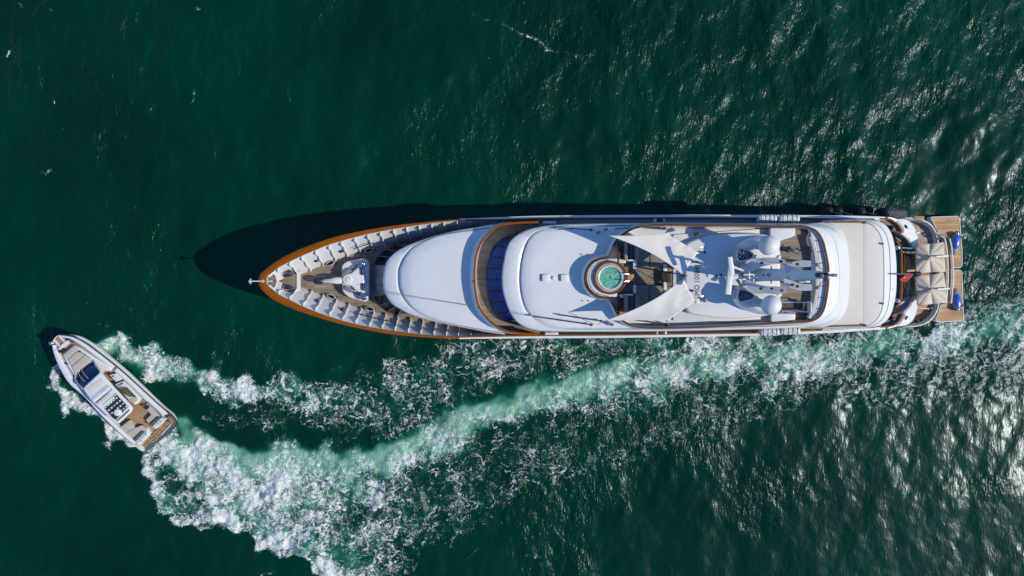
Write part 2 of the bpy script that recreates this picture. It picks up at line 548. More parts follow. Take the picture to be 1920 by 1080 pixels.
# spray along the boat's near side
FOAM = comb(FOAM, band([(118,690,14,16,.5),(140,728,20,18,.9),(175,775,22,18,.95),(215,815,24,20,.95),(258,850,26,22,1.0)], qxw, qyw))
# faint lace right of the stern and below
FOAM = comb(FOAM, band([(1240,700,40,100,.26),(1500,690,40,110,.30),(1700,665,30,120,.32),(1930,640,60,150,.32)], qxw, qyw))
# whitecaps and one old foam line
for (x, y, a, l, w, I) in [(22,97,-55,14,5,.9),(92,318,-50,12,5,.85),(80,322,20,16,2.5,.5),(540,190,80,12,3,.6),(362,185,-65,24,3.5,.5),(375,18,40,8,4,.6),(100,190,75,12,3,.5),(200,270,70,14,3,.4),(100,25,30,12,5,.5),(510,1075,10,20,4,.6),(1000,1050,15,20,6,.55),(890,1035,-40,30,3,.5),(45,10,30,15,4,.5)]:
    c, s_ = math.cos(R(a)), math.sin(R(a))
    FOAM = comb(FOAM, band([(x-c*l, y-s_*l, w*.4, w*.4, 0), (x, y, w, w, I), (x+c*l, y+s_*l, w*.4, w*.4, 0)], qx + wob*.25, qy + wob2*.25, .2))
FOAM = comb(FOAM, band([(860,12,4,4,.2),(930,45,4,4,.34),(1000,75,5,5,.36),(1060,98,5,5,.3),(1130,108,8,8,.15)], qx + wob*.3, qy + wob2*.3, .2))
MILK = comb(MILK, band([(290,812,26,44,.6),(340,832,34,60,.8),(400,846,34,70,.85),(470,858,32,74,.9),(560,866,36,74,.92),(690,864,40,60,1.0),(790,822,42,52,1.0),(900,775,42,48,.95),(1000,748,38,44,.92),(1090,720,44,40,.85),(1210,702,44,40,.62),(1400,674,40,40,.34),(1600,652,30,46,.24),(1800,625,36,50,.24),(1950,590,46,60,.24)], qx + wob*.55, qy + wob2*.55, .0))
MILK = comb(MILK, FOAM**1.6 * .5)
MILK = comb(MILK, band([(140,640,10,24,.4),(215,640,24,40,.55),(300,690,24,40,.4),(450,720,24,40,.3)], qx + wob*.55, qy + wob2*.55, .1))
MILK = comb(MILK, band([(270,800,20,10,.3),(310,770,16,10,.35),(335,790,20,14,.5),(360,815,20,20,.5)], qx + wob*.55, qy + wob2*.55, .1))
blot = 1/(1 + np.exp(-2.0*sample_tile(FINEN, 118.0, GX[win]*.45 + 77, GY[win]*.45 + 13)))
fineb = 1/(1 + np.exp(-2.0*sample_tile(FINEN, 118.0, GX[win]*1.1 + 7, GY[win]*1.1 + 61)))
MILK *= .40 + .5*blot + .38*fineb
blot2 = sample_tile(FINEN, 118.0, GX[win]*.35 + 27, GY[win]*.35 + 43)
FOAM = np.clip(FOAM * (1 + .16*blot2), 0, 1)
F2 = np.zeros(GX.shape); M2 = np.zeros(GX.shape)
F2[win] = FOAM; M2[win] = np.clip(MILK, 0, 1)
# churned water stands a little proud and rough
Z += F2 * (.05 + .09*sample_tile(FINEN, 118.0, GX*.9, GY*.9) + .05*sample_tile(FINEN, 118.0, GX*1.9 + 3, GY*1.9))

def water_material(name, foamy):
    t = NT(name)
    tc = t.new('TexCoord'); pos = tc.outputs['Object']
    gu = t.new('Attribute', attribute_name='gust').outputs['Fac']
    flat = t.new('Mapping'); flat.inputs['Scale'].default_value = (1, 1, 0); t.lk(pos, flat.inputs['Vector']); xy = flat.outputs[0]
    big = t.noise(xy, .07, 3, .55, dim='2D').outputs[0]
    body = t.ramp(big, [(.3, (.0, .0250, .0115)), (.7, (.0, .0385, .0190))])
    rough = .265
    fhg = None
    if foamy:
        fo = t.new('Attribute', attribute_name='foam').outputs['Fac']
        mk = t.new('Attribute', attribute_name='milk').outputs['Fac']
        w1 = t.noise(xy, .55, 2, .55, dim='2D'); w2 = t.noise(xy, 2.2, 2, .6, dim='2D')
        def warp(src, n, amt):
            s = t.new('VectorMath', operation='SUBTRACT'); t.lk(n.outputs['Color'], s.inputs[0]); s.inputs[1].default_value = (.5, .5, .5)
            m = t.new('VectorMath', operation='SCALE'); t.lk(s.outputs[0], m.inputs[0]); m.inputs['Scale'].default_value = amt
            a = t.new('VectorMath', operation='ADD'); t.lk(src, a.inputs[0]); t.lk(m.outputs[0], a.inputs[1]); return a.outputs[0]
        wxy = warp(warp(xy, w1, 2.8), w2, .85)
        def edge(scale):
            v = t.new('TexVoronoi', feature='DISTANCE_TO_EDGE', voronoi_dimensions='2D'); v.inputs['Scale'].default_value = scale
            t.lk(wxy, v.inputs['Vector']); return v.outputs['Distance']
        def ridge(scale, det, wd, vec):
            n_ = t.noise(vec, scale, det, .55, .5, dim='2D').outputs[0]
            return t.maprange(t.math('ABSOLUTE', t.math('SUBTRACT', n_, .5)), 0, wd, 1, 0)
        e1 = t.maprange(edge(.6), 0, .09, 1, 0); e2 = ridge(1.15, 3, .055, wxy); e3 = ridge(2.9, 3, .075, wxy)
        fb = t.noise(wxy, 2.7, 7, .68, .3, dim='2D').outputs[0]
        fb2 = t.noise(xy, 6.0, 4, .7, .2, dim='2D').outputs[0]
        lowb = t.noise(xy, .35, 3, .6, .6, dim='2D').outputs[0]
        lace = t.math('ADD', t.math('ADD', t.math('MULTIPLY', e1, .34), t.math('MULTIPLY', e2, .34)), t.math('MULTIPLY', e3, .22))
        tex = t.math('ADD', lace, t.math('MULTIPLY', t.math('SUBTRACT', fb, .5), 1.25))
        tex = t.math('ADD', tex, t.math('MULTIPLY', t.math('SUBTRACT', fb2, .5), .7))
        tex = t.math('ADD', tex, t.math('MULTIPLY', t.math('SUBTRACT', lowb, .5), 1.1))
        val = t.math('ADD', t.math('MULTIPLY', fo, .90), tex)
        mask = t.maprange(val, .60, 1.20)
        froth = t.math('MULTIPLY', t.maprange(fo, .68, 1.0), t.maprange(t.math('ADD', lowb, t.math('MULTIPLY', t.math('SUBTRACT', fb, .5), 1.5)), .36, .80, .08, .80))
        mask = t.math('MAXIMUM', mask, froth)
        mask = t.math('MULTIPLY', mask, t.maprange(fo, .05, .22))
        mfac = t.math('MULTIPLY', mk, t.maprange(t.math('ADD', fb, t.math('MULTIPLY', w2.outputs[0], .3)), .35, .95, .75, 1.0), clamp=True)
        aer = t.mix(t.maprange(mfac, .12, .7), (.006, .155, .10), (.21, .44, .32))
        body = t.mix(t.maprange(mfac, .0, .4), body, aer)
        foamc = t.ramp(fb2, [(.25, (.56, .62, .62)), (.7, (.84, .86, .86))])
        t.lk(t.mix(mask, body, foamc), t.b.inputs['Base Color'])
        t.lk(t.maprange(mask, 0, .6, rough, .8), t.b.inputs['Roughness'])
        fhg = t.math('ADD', t.math('MULTIPLY', t.math('MULTIPLY', fo, fb2), .35), t.math('MULTIPLY', t.math('MULTIPLY', fo, w2.outputs[0]), .7))
    else:
        t.lk(body, t.b.inputs['Base Color'])
        t.b.inputs['Roughness'].default_value = rough
    t.b.inputs['IOR'].default_value = 1.333
    t.b.inputs['Specular Tint'].default_value = (.62, .78, 1.0, 1)
    # ripples: two crossing trains of short waves, livelier in the gusts
    def rip(sc, rot, scale, det, rgh):
        m = t.new('Mapping'); m.inputs['Scale'].default_value = sc; m.inputs['Rotation'].default_value = (0, 0, rot); t.lk(xy, m.inputs['Vector'])
        return t.noise(m.outputs[0], scale, det, rgh, .35, dim='2D').outputs[0]
    r1 = rip((1, .42, 1), R(22), 2.2, 2, .5); r2 = rip((1, .45, 1), R(-25), 6.0, 2, .55)
    rr = t.math('ADD', t.math('MULTIPLY', r1, .6), t.math('MULTIPLY', r2, .34))
    calm = t.maprange(gu, .2, .95, .32, 1.15)
    hgt = t.math('MULTIPLY', rr, calm)
    if fhg is not None: hgt = t.math('ADD', hgt, fhg)
    t.bump(hgt, 1.0, .12)
    return t.m
SEA = water_material('sea_water', False)
SEAF = water_material('foaming_sea_water', True)

NRM = None
def build_water():
    co = np.stack([GX.ravel(), GY.ravel(), Z.ravel()], 1).astype(np.float32)
    idx = np.arange(NX*NY).reshape(NY, NX)
    q = np.stack([idx[:-1, :-1], idx[:-1, 1:], idx[1:, 1:], idx[1:, :-1]], -1).reshape(-1, 4)
    gy, gx = np.gradient(Z, YS, XS)
    nr = np.stack([-gx.ravel(), -gy.ravel(), np.ones(NX*NY)], 1); nr /= np.linalg.norm(nr, axis=1)[:, None]
    fq = np.maximum(F2, M2*1.6).ravel()[q].max(1) > .05
    out = []
    for name, sel in (('sea', ~fq), ('wake_foam', fq)):
        qq = q[sel]
        used, inv = np.unique(qq, return_inverse=True)
        me = bpy.data.meshes.new(name)
        nf = len(qq)
        me.vertices.add(len(used)); me.vertices.foreach_set('co', co[used].ravel())
        me.loops.add(nf*4); me.loops.foreach_set('vertex_index', inv.reshape(-1).astype(np.int32))
        me.polygons.add(nf); me.polygons.foreach_set('loop_start', np.arange(0, nf*4, 4, dtype=np.int32))
        me.update(calc_edges=True)
        me.polygons.foreach_set('use_smooth', np.ones(nf, bool))
        for nm, arr in (('foam', F2), ('milk', M2), ('gust', gust)):
            at = me.attributes.new(nm, 'FLOAT', 'POINT'); at.data.foreach_set('value', arr.ravel()[used].astype(np.float32))
        me.normals_split_custom_set_from_vertices(nr[used].tolist())
        me.materials.append(SEA if name == 'sea' else SEAF)
        o = bpy.data.objects.new(name, me); COL.objects.link(o); out.append(o)
    out[0]['kind'] = 'structure'
    out[1]['kind'] = 'stuff'
    tag(out[1], 'white and pale green churned foam wake curving from the small motorboat past the yacht', 'wake')
build_water()
# ------------------------------------------------------------ the yacht
HEAD = R(0.9)
YR = thing('motor_yacht', P(1120, 512, 0), 'long white motor yacht with varnished wood rails, hot tub and sundeck mast', 'yacht')

def interp(pts, x):
    A = np.array(pts); return float(np.interp(x, A[:, 0], A[:, 1]))
OUT_U = [(484,527),(485,520),(488,513),(496,506),(519,489),(555,470),(593.5,455),(635,442),(693,430),(740,422.5),(780,418),(820,414),(861,410.5)]
OUT_L = [(484,527),(485,534),(490,543),(509,560),(546,578),(593.5,594.5),(641.5,608.5),(709,623),(745,628),(780,631.5),(820,634),(861,635.5)]
IN_U = [(499,527),(501,519),(505,513),(511.6,508),(530,497),(565,480),(593.5,468),(616,459),(667.5,444),(719,432.5),(780,422.5),(809,418.5),(861,412.8)]
IN_L = [(499,527),(501,534),(505,540),(511,546),(527,555),(543,562.5),(568,575),(595,586),(617,593.5),(647,603),(693,613.5),(740,621),(791,627.7),(830,630),(861,631)]
DK_U = [(559,517),(585,505.5),(608,496),(630.5,486.5),(680.5,470),(724.5,458),(771,448),(791,443.5),(837,434.5),(907,424),(940,420)]
DK_L = [(559,536),(586,547),(608,554.5),(632,563),(678,579.5),(704,585.5),(748,595.5),(780,600),(817,606),(861,614),(907,622),(940,626)]
def zs(px): return float(np.interp(px, [484, 560, 700, 861, 960, 1250, 1500, 1650, 1700, 1760], [6.6, 6.35, 5.9, 5.55, 5.15, 5.1, 4.9, 4.2, 3.3, 2.0]))
DZ = 3.6

# hull: outer skin lofted from the sheer down to below the waterline
SH_U = OUT_U[1:] + [(930,407.5),(1000,405),(1100,403.5),(1300,402.5),(1500,403.5),(1600,404.5),(1660,406.5),(1700,409),(1722,412),(1738,417),(1750,428),(1757,445),(1759,470),(1760,500)]
SH_L = OUT_L[1:] + [(900,635),(1000,634.5),(1150,633.5),(1300,631.5),(1430,629),(1560,624),(1640,619),(1700,612.5),(1728,609),(1744,600),(1755,586),(1760,570),(1762,540),(1761,505)]
sheer = smooth_path(SH_U[::-1] + [(484,527)] + SH_L, 220)
top = [np.array(P(p[0], p[1], zs(p[0]))) for p in sheer]
def axis_y(x): return P(484, 527, 6.6).y + (x - P(484, 527, 6.6).x) * math.tan(HEAD)
XB = top[110][0]; XB = min(p[0] for p in top)
def hull_ring(f, z):
    """f 0 sheer .. 1 waterline"""
    r = []
    for p in top:
        u = min(1.0, max(0.0, (p[0] - XB) / 24.0))
        g = 0.38 + 0.58 * (u*u*(3 - 2*u))
        x = p[0] + f * 4.2 * (1 - u)**2
        ay = axis_y(p[0])
        y = ay + (p[1] - ay) * (1 - f * (1 - g))
        r.append(np.array([x, y, z if z is not None else p[2]]))
    return r
rings = [hull_ring(0, None)]
for f, zz in ((.08, .78), (.2, .56), (.5, .28), (1, 0), (1.06, -1)):
    r = hull_ring(f, 0)
    for p, q in zip(r, top): p[2] = q[2] * zz if zz >= 0 else -1.2
    rings.append(r)
MB().loft(rings, False, False, False).build('hull', WHITE, YR)

# wide varnished cap rail round the bow
o_path = smooth_path(OUT_U[::-1] + OUT_L[1:], 140)
i_path = smooth_path(IN_U[::-1] + IN_L[1:], 140)
def caprail(z_off):
    A = [np.array(P(p[0], p[1], zs(p[0]) + z_off)) for p in o_path]
    B = [np.array(P(q[0], q[1], zs(p[0]) + z_off)) for p, q in zip(o_path, i_path)]
    return A, B
A, B = caprail(.06)
down = np.array([0, 0, -.1])
mb = MB()
secs = [[a + down, a + down*.35, a*.93 + b*.07, a*.5 + b*.5 + np.array([0,0,.02]), a*.07 + b*.93, b + down*.35, b + down] for a, b in zip(A, B)]
mb.loft(secs, False)
mb.build('bow_cap_rail', WOOD, YR)

# inner bulwark: a panel between each pair of ribs, and the ribs
def bulwark(IN, DK, ribs_x, tilt):
    # ribs_x: rail-side pixel columns
    def top_pt(x): return np.array(P(x, interp(IN, x), zs(x) - .02))
    def bot_pt(x): return np.array(P(x, interp(DK, x), DZ + .01))
    for i in range(len(ribs_x) - 1):
        xa, xb = ribs_x[i] + .0, ribs_x[i+1] - .0
        a, b = top_pt(xa), top_pt(xb); c, d = bot_pt(xb + tilt(xb)), bot_pt(xa + tilt(xa))
        out = np.array([0, 0, -.05])
        rows = []
        for t in (0, .25, .5, .75, 1):
            bulge = np.array([0, 0, -.04 * math.sin(math.pi*t)])
            rows.append([a*(1-t) + d*t + bulge, (a+b)/2*(1-t) + (c+d)/2*t + bulge*1.1, b*(1-t) + c*t + bulge])
        m = MB().loft(rows, False)
        m.build('bulwark_panel', WHITE2, YR)
    for x in ribs_x:
        a, b = top_pt(x), bot_pt(x + tilt(x))
        h = b - a; hx = np.array([h[0], h[1], 0.]); L = np.linalg.norm(hx); hx /= max(L, 1e-6)
        nrm = np.array([-hx[1], hx[0], 0.]) * .028
        inn = []; outl = []
        for t, wd in ((0, .26), (.12, .24), (.3, .13), (.5, .22), (.62, .22), (.8, .13), (.92, .2), (1, .26)):
            q = a*(1-t) + b*t + np.array([0, 0, -.04*math.sin(math.pi*t)])
            k = min(1.0, L / .9 + .25)
            outl.append(q); inn.append(q + (hx*.45 + np.array([0, 0, .55])*(t*.9 + .1) + hx*.3*(1-t)) * wd * 1.5 * k)
        poly = outl + inn[::-1]
        n = len(poly)
        V = [p + nrm for p in poly] + [p - nrm for p in poly]
        Fc = []
        m = len(outl)
        for k in range(m - 1):
            Fc.append((k, k+1, n-2-k, n-1-k)); Fc.append((n+k+1, n+k, n+n-1-k, n+n-2-k))
        for k in range(n):
            j = (k+1) % n; Fc.append((k, j, n+j, n+k))
        MB().add(V, Fc).build('bulwark_rib', WHITE2, YR)
ru = [521,543,566,592,617,640,665,689.5,713,737.5,762,785.6,809,832,857,881.5,905,928]
rl = [523,544,569,592,618,643,667.5,693,717,741.3,766,789.5,814,837.5,860,883.6,907.5,931]
IN_U2 = IN_U + [(905,410.5),(960,409)]
IN_L2 = IN_L + [(905,629.5),(960,629)]
tl = lambda x: float(np.interp(x, [520, 617, 762, 857, 930], [22, 14, 9, 5, 4]))
DKU2 = [(530,524),(545,520)] + DK_U
DKL2 = [(530,531),(545,533)] + DK_L
bulwark(IN_U2, DKU2, ru, tl)
bulwark(IN_L2, DKL2, rl, lambda x: float(np.interp(x, [520, 617, 741, 860, 930], [20, 15, 6, 2, 1])))
# bow triangle in front of the first ribs
for IN, DK, x0 in ((IN_U2, DKU2, 521), (IN_L2, DKL2, 523)):
    a = np.array(P(502, interp(IN, 502), 6.5)); b = np.array(P(x0, interp(IN, x0), 6.4)); c = np.array(P(545, interp(DK, 545), DZ)); d = np.array(P(521, 527, 5.0))
    MB().add([a, (a+b)/2, b, c, d], [(0, 1, 2, 3, 4)]).build('bulwark_panel', WHITE2, YR)

# foredeck
poly = pz([(548,519)] + DK_U + [(960,418),(960,628)] + DK_L[::-1] + [(548,534)], DZ)
MB().slab(poly, DZ - .15, DZ, 0).build('foredeck', TEAK, YR)
# raised bow step of teak with its white nosing, and the peak shelf
MB().slab(pz(round_poly([(528,517),(540,511),(556,513),(558,527),(556,544),(543,542),(528,536)], 4), 4.6), DZ, 4.6, .03).build('bow_step', TEAK, YR)
MB().rail([P(558, y, 4.68) for y in np.linspace(509, 546, 8)], .2, .5).build('bow_step_nosing', WHITE, YR)
peak = pz([(500,527),(502,519),(506,513),(511,509),(517,517),(520,527),(517,537),(511,545),(506,541),(502,535)], 6.15)
MB().slab(peak, 6.0, 6.15, 0).build('peak_shelf', TEAK, YR)
MB().rail([np.array(p) + np.array([0,0,.07]) for p in peak], .09, .16, closed=True).build('peak_shelf_trim', WHITE, YR)
for y in (512, 543):
    c = P(539, y, 5.0)
    MB().box(c, (.55, .55, .5), R(12), .05).build('bow_locker', DARK, YR)
    MB().tube([c + Vector((-.5,-.1,.1)), c + Vector((-.1,0,.5)), c + Vector((.35,0,.5)), c + Vector((.5,.1,-.3))], .03).build('bow_handrail', CHROME, YR)
# bow light staff beyond the stem
s0 = P(494, 527, 6.6)
m = MB().tube([s0, s0 + Vector((-.45,0,.35)), s0 + Vector((-.75,0,.5))], .045).sphere(s0 + Vector((-.8,0,.55)), .12, nu=12, nv=8)
m.box(s0 + Vector((-.78,0,.45)), (.08,.4,.07)).cyl(s0, .11, 6.6, 6.75, 14)
o = m.build('bow_light', LGREY, YR)
MB().tube([P(500,527,6.3), P(511,527,6.25)], .05).build('stem_post', WHITE, YR)

# windlass base
base = smooth_path([(641,500),(645,494),(654,489.5),(675,485.5),(684,485),(690.5,491.5),(691.5,509),(691.5,540),(690.5,556),(686,565),(675,563.5),(654,557),(644,548.5),(641,539)], 48, True)
WB = MB().slab(pz(base, 4.35), DZ, 4.35, .08).build('windlass_base', WHITE, YR)
yv = pz(round_poly([(642,515),(658,512),(668,503),(676,500),(681,510),(684,524),(682,540),(676,548),(668,546),(658,536),(642,533)], 3), 4.65)
MB().slab(yv, 4.30, 4.65, .1).build('windlass_housing', WHITE, WB)
c = P(652, 524, 4.70)
MB().cyl(c, .36, 4.60, 4.76, 24, .04).build('hatch_lid', WHITE2, WB)
MB().tube([c + Vector((.17*math.cos(a), .17*math.sin(a), .07)) for a in np.linspace(0, 4.60, 14)], .02, 6).build('hatch_ring', GREY, WB)
for (x, y) in ((677.5, 494), (682.5, 556)):
    c = P(x, y, 4.60)
    m = MB().cyl(c, .22, 4.35, 4.70, 18, .04).cyl(c, .3, 4.70, 4.82, 18, .04).cyl(c, .16, 4.82, 5.00, 14, .03)
    m.build('capstan', CHROME, WB)
for path in (((646,512),(655,508),(668,498),(676,494)), ((650,540),(660,546),(672,552),(681,556))):
    pp = smooth_path([P(a, b, 4.60) for a, b in path], 14)
    m = MB()
    for i, q in enumerate(pp):
        m.box(q, (.14, .07 if i % 2 else .14, .08), R(30 if path[0][1] < 520 else -25), .02)
    m.build('anchor_chain', DARK, WB)
    q = pp[2]
    MB().box(Vector(q) + Vector((0,0,-.05)), (.7, .3, .22), R(32 if path[0][1] < 520 else -28), .06).build('chain_stopper', GREY, WB)
for (x, y) in ((679.5, 509), (681, 538)):
    c = P(x, y, 4.74)
    MB().box(c, (.22, .55, .12), 0, .04).build('deck_vent', DARK, WB)
    MB().box(c + Vector((.02, 0, .07)), (.1, .38, .05), 0, .02).build('deck_vent_cap', CHROME, WB)
# covered anchor davit pointing forward
arm = [P(641, 526, 4.65), P(632, 526, 4.75), P(622, 526.5, 4.70), P(612, 527, 4.60), P(605, 527, 4.50)]
MB().tube(arm, [.24, .27, .2, .13, .1], 12).build('davit_arm', WHITE, YR)
e = P(597.5, 527, 4.40)
MB().sphere(e, .45, .26, .3, 20, 10, -.6).build('davit_cover', NAVY, YR)
MB().tube([e + Vector((.2,0,.28)), e + Vector((.42,.05,.22)), e + Vector((.48,0,.05))], .05).build('davit_hook', CHROME, YR)
for y in (518, 537):
    MB().box(P(602 if y > 530 else 600, y, DZ+.02), (.9, .05, .04), HEAD).build('deck_track', LGREY, YR)
# mooring bitts, fairleads and stanchion rods
for (x, y, a) in ((620,493.5,24), (692.6,469.5,17), (621.5,556,-22), (694,579,-14)):
    c = P(x, y, DZ + .25)
    mt = Matrix.Rotation(R(a), 3, 'Z')
    m = MB().box(c - Vector((0,0,.2)), (.75, .28, .08), R(a), .02)
    for s_ in (-.22, .22):
        q = c + mt @ Vector((s_, 0, 0)); m.cyl(q, .085, DZ, DZ + .42, 12, .03)
    m.build('mooring_bitt', DARK, YR)
    m = MB()
    for k in range(3):
        m.tube([c + mt @ Vector((.34*math.cos(t), (.15)*math.sin(t), .02 + .05*k)) for t in np.linspace(0, 6.1, 18)], .03, 6)
    m.build('mooring_line', LGREY, YR)
for (x, y) in ((592,489), (639,471.5), (606,470), (592.6,564), (641,580), (608,582)):
    c = P(x, y, 4.75)
    MB().sphere(c, .17, .12, .1, 12, 8).build('fairlead', BLACK, YR)
for pts in (((662,467),(685,459),(702,455)), ((665,587),(690,593),(712,599),(738,604))):
    MB().tube([P(a, b, 4.85) for a, b in pts], .035, 6).build('stowed_boathook', DARK, YR)

# ---- forward deckhouse: brow, gutter, crowned roof
CO_U = [(718,521),(720,505),(726,489),(741.5,473),(765,460),(791,450),(817,441.5),(856,432),(890,426.5),(918,422),(945,418)]
CO_L = [(718,533),(721,549),(734,569),(750,579.5),(765,587.5),(790,596),(814,603),(861,613),(890,618.5),(915,623),(948,628)]
cout = smooth_path(CO_U[::-1] + CO_L, 96)
cin = smooth_path([(945,421),(918,427),(880,432),(850,436),(817,443),(790,455),(770,468),(757,485),(749,505),(748.5,522),(750,540),(756,556),(768,573),(784,586),(805,596),(830,604),(870,612.5),(910,619.5),(946,625)], 96)
PBO = [(972,415.8),(932,419.5),(909,433),(891,454),(881.5,478.5),(879,502),(878.6,525),(881,549),(886,572),(897,591),(916,610),(944,623.5),(978,627.3)]
def ringz(path, zf):
    """the roof ends under the bridge bulwark"""
    lim = lambda y: float(np.interp(y, [q[1] for q in PBO], [q[0] for q in PBO])) + 6
    return [np.array(P(min(p[0], lim(p[1])), p[1], zf(p[0]))) for p in path]
def zc(x): return float(np.interp(x, [718, 760, 860, 950], [6.25, 6.5, 6.72, 6.78]))
mid = [np.array([np.interp(p[0], [748, 946], [800, 946]), 521 + (p[1] - 521)*.55]) for p in cin]
mid2 = [np.array([np.interp(p[0], [748, 946], [860, 946]), 521 + (p[1] - 521)*.0004]) for p in cin]
w_ = lambda a, b, t: [p*(1-t) + q*t for p, q in zip(a, b)]
rings = [ringz(cout, lambda x: DZ + .3), ringz(cout, lambda x: zc(x) - .22), ringz(w_(cout, cin, .06), lambda x: zc(x) - .05), ringz(w_(cout, cin, .2), lambda x: zc(x)),
         ringz(w_(cout, cin, .78), lambda x: zc(x) + .1), ringz(w_(cout, cin, .84), lambda x: zc(x) + .08), ringz(w_(cout, cin, .99), lambda x: zc(x) - .04), ringz(w_(cin, mid, .005), lambda x: zc(x) - .04), ringz(w_(cin, mid, .03), lambda x: zc(x) + .16),
         ringz(w_(cin, mid, .1), lambda x: zc(x) + .24), ringz(w_(cin, mid, .5), lambda x: zc(x) + .29), ringz(mid, lambda x: zc(x) + .31), ringz(mid2, lambda x: zc(x) + .32)]
# the wall below the brow is set back so that the brow overhangs
rings[0] = [np.array([p[0]*1.0 + .55, axis_y(p[0]) + (p[1]-axis_y(p[0]))*.93, p[2]]) for p in rings[0]]
MB().loft(rings, False).build('deckhouse_roof', WHITE, YR)
# raked front windows of the deckhouse
bot = smooth_path([(742,459),(722,469),(707,482),(699.5,500),(698,526),(700,553),(709,571),(725,584),(744,592)], 10)
tpp = smooth_path([(765,461),(744,474),(730,490),(723,506),(721,526),(724,549),(736,567),(751,578),(766,586)], 10)
for i in range(9):
    gap = .06
    a = [bot[i]*(1-t) + bot[i+1]*t for t in (gap, 1-gap)]; b = [tpp[i]*(1-t) + tpp[i+1]*t for t in (gap, 1-gap)]
    q = [np.array(P(*a[0], DZ+.12)), np.array(P(*a[1], DZ+.12)), np.array(P(*b[1], 6.05)), np.array(P(*b[0], 6.05))]
    dn = np.array([.05, 0, -.06])
    MB().add(q + [x + dn for x in q], [(0,1,2,3), (7,6,5,4), (0,4,5,1), (1,5,6,2), (2,6,7,3), (3,7,4,0)]).build('front_window', GLASSD if i in (0,1,2,6,7,8) else M_GREYPANE, YR) if False else MB().add(q + [x + dn for x in q], [(0,1,2,3), (7,6,5,4), (0,4,5,1), (1,5,6,2), (2,6,7,3), (3,7,4,0)]).build('front_window', GLASSD if i in (0,1,2,6,7,8) else GREY, YR)
base_ = [np.array(P(*p, DZ+.02)) for p in smooth_path([tuple(p) for p in bot], 40)]; tb = [np.array(P(*p, 5.95)) for p in smooth_path([tuple(p) for p in tpp], 40)]
off = np.array([.07, 0, -.08])
MB().loft([[p + np.array([-.02,0,0]) for p in base_], [p + off*.4 for p in base_], [p + off for p in tb]], False).build('front_window_frame', LGREY, YR)

# ---- upper deck plate with side decks and the long side rails
UP = [(930,414)] + [(1000,411),(1100,409.5),(1300,408.5),(1500,409.5),(1600,411),(1640,413)] 
LO = [(930,627.5),(1000,629),(1150,628.5),(1300,627),(1430,625),(1560,620.5),(1640,615)]
def zr(x): return float(np.interp(x, [860, 1250, 1500, 1650], [5.55, 5.5, 5.1, 4.2]))
shelf_u = smooth_path(SH_U[11:18], 60); shelf_ui = smooth_path(UP, 60)
for A_, B_ in ((smooth_path([(861,410.5),(930,407.5),(1000,405),(1100,403.5),(1300,402.5),(1500,403.5),(1600,404.5),(1660,406.5)], 70), smooth_path([(861,414),(930,413.5),(1000,411.5),(1100,410),(1300,409),(1500,410),(1600,411),(1660,413)], 70)),
               (smooth_path([(861,635.5),(900,635),(1000,634.5),(1150,633.5),(1300,631.5),(1430,629),(1560,624),(1660,617.3)], 70), smooth_path([(861,631),(900,629.5),(1000,629.5),(1150,629),(1300,627),(1430,624.5),(1560,619.5),(1660,613)], 70))):
    MB().loft([[np.array(P(p[0], p[1], zs(p[0]))) for p in A_], [np.array(P(p[0], p[1], zs(p[0]) + .05)) for p in w_(A_, B_, .5)], [np.array(P(p[0], p[1], zs(p[0]) + .06)) for p in B_], [np.array(P(p[0], p[1], zs(p[0]) - .9)) for p in B_]], False).build('side_moulding', WHITE, YR)
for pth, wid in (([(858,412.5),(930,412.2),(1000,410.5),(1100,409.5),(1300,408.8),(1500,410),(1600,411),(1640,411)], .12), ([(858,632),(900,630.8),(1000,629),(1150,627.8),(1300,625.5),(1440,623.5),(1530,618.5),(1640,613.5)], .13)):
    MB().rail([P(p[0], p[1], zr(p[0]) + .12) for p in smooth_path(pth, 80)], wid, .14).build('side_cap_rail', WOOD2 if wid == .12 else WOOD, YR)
poly = pz([(900,415),(1000,412.5),(1100,411),(1300,410),(1500,411),(1650,413.5),(1670,470),(1672,515),(1670,570),(1650,614),(1560,619),(1430,624),(1300,626.5),(1150,628.3),(1000,628.8),(900,628)], 4.2)
MB().slab(poly, 3.7, 4.2, 0).build('upper_deck', WHITE2, YR)

# ---- Portuguese bridge: curved bulwark, walkway and rail in front of the wheelhouse
pb = smooth_path([(1010,416.5),(975,417.6),(941,422),(920,434.5),(902,455),(893,478.5),(890,502),(889.6,525),(892,549),(897,572),(907.5,590),(925.6,608),(949,620.5),(980,625.5),(1010,627)], 100)
pbo = smooth_path([(1010,415.5),(972,415.8),(932,419.5),(909,433),(891,454),(881.5,478.5),(879,502),(878.6,525),(881,549),(886,572),(897,591),(916,610),(944,623.5),(978,627.3),(1010,628.5)], 100)
MB().loft([[np.array(P(*p, 6.4)) for p in pbo], [np.array(P(*p, 7.0)) for p in w_(pbo, pb, .12)], [np.array(P(*p, 7.75)) for p in w_(pbo, pb, .93)], [np.array(P(*p, 7.77)) for p in pb], [np.array(P(*p, 7.75)) for p in [q + np.array([2.5, 0]) for q in pb]], [np.array(P(*p, 6.0)) for p in [q + np.array([4.0, 0]) for q in pb]]], False).build('bridge_bulwark', WHITE, YR)
MB().rail([P(*p, 7.88) for p in pb], .15, .12).build('bridge_rail', WOOD, YR)
MB().slab(pz([tuple(p + np.array([2, 0])) for p in pb], 6.2), 5.5, 6.2, 0).build('bridge_walkway', TEAK, YR)
for (x, y) in ((887, 527), (940, 425), (897, 577), (938, 617)):
    MB().cyl(P(x, y, 7.8), .06, 7.6, 7.82, 10).build('bridge_light', DARK, YR)

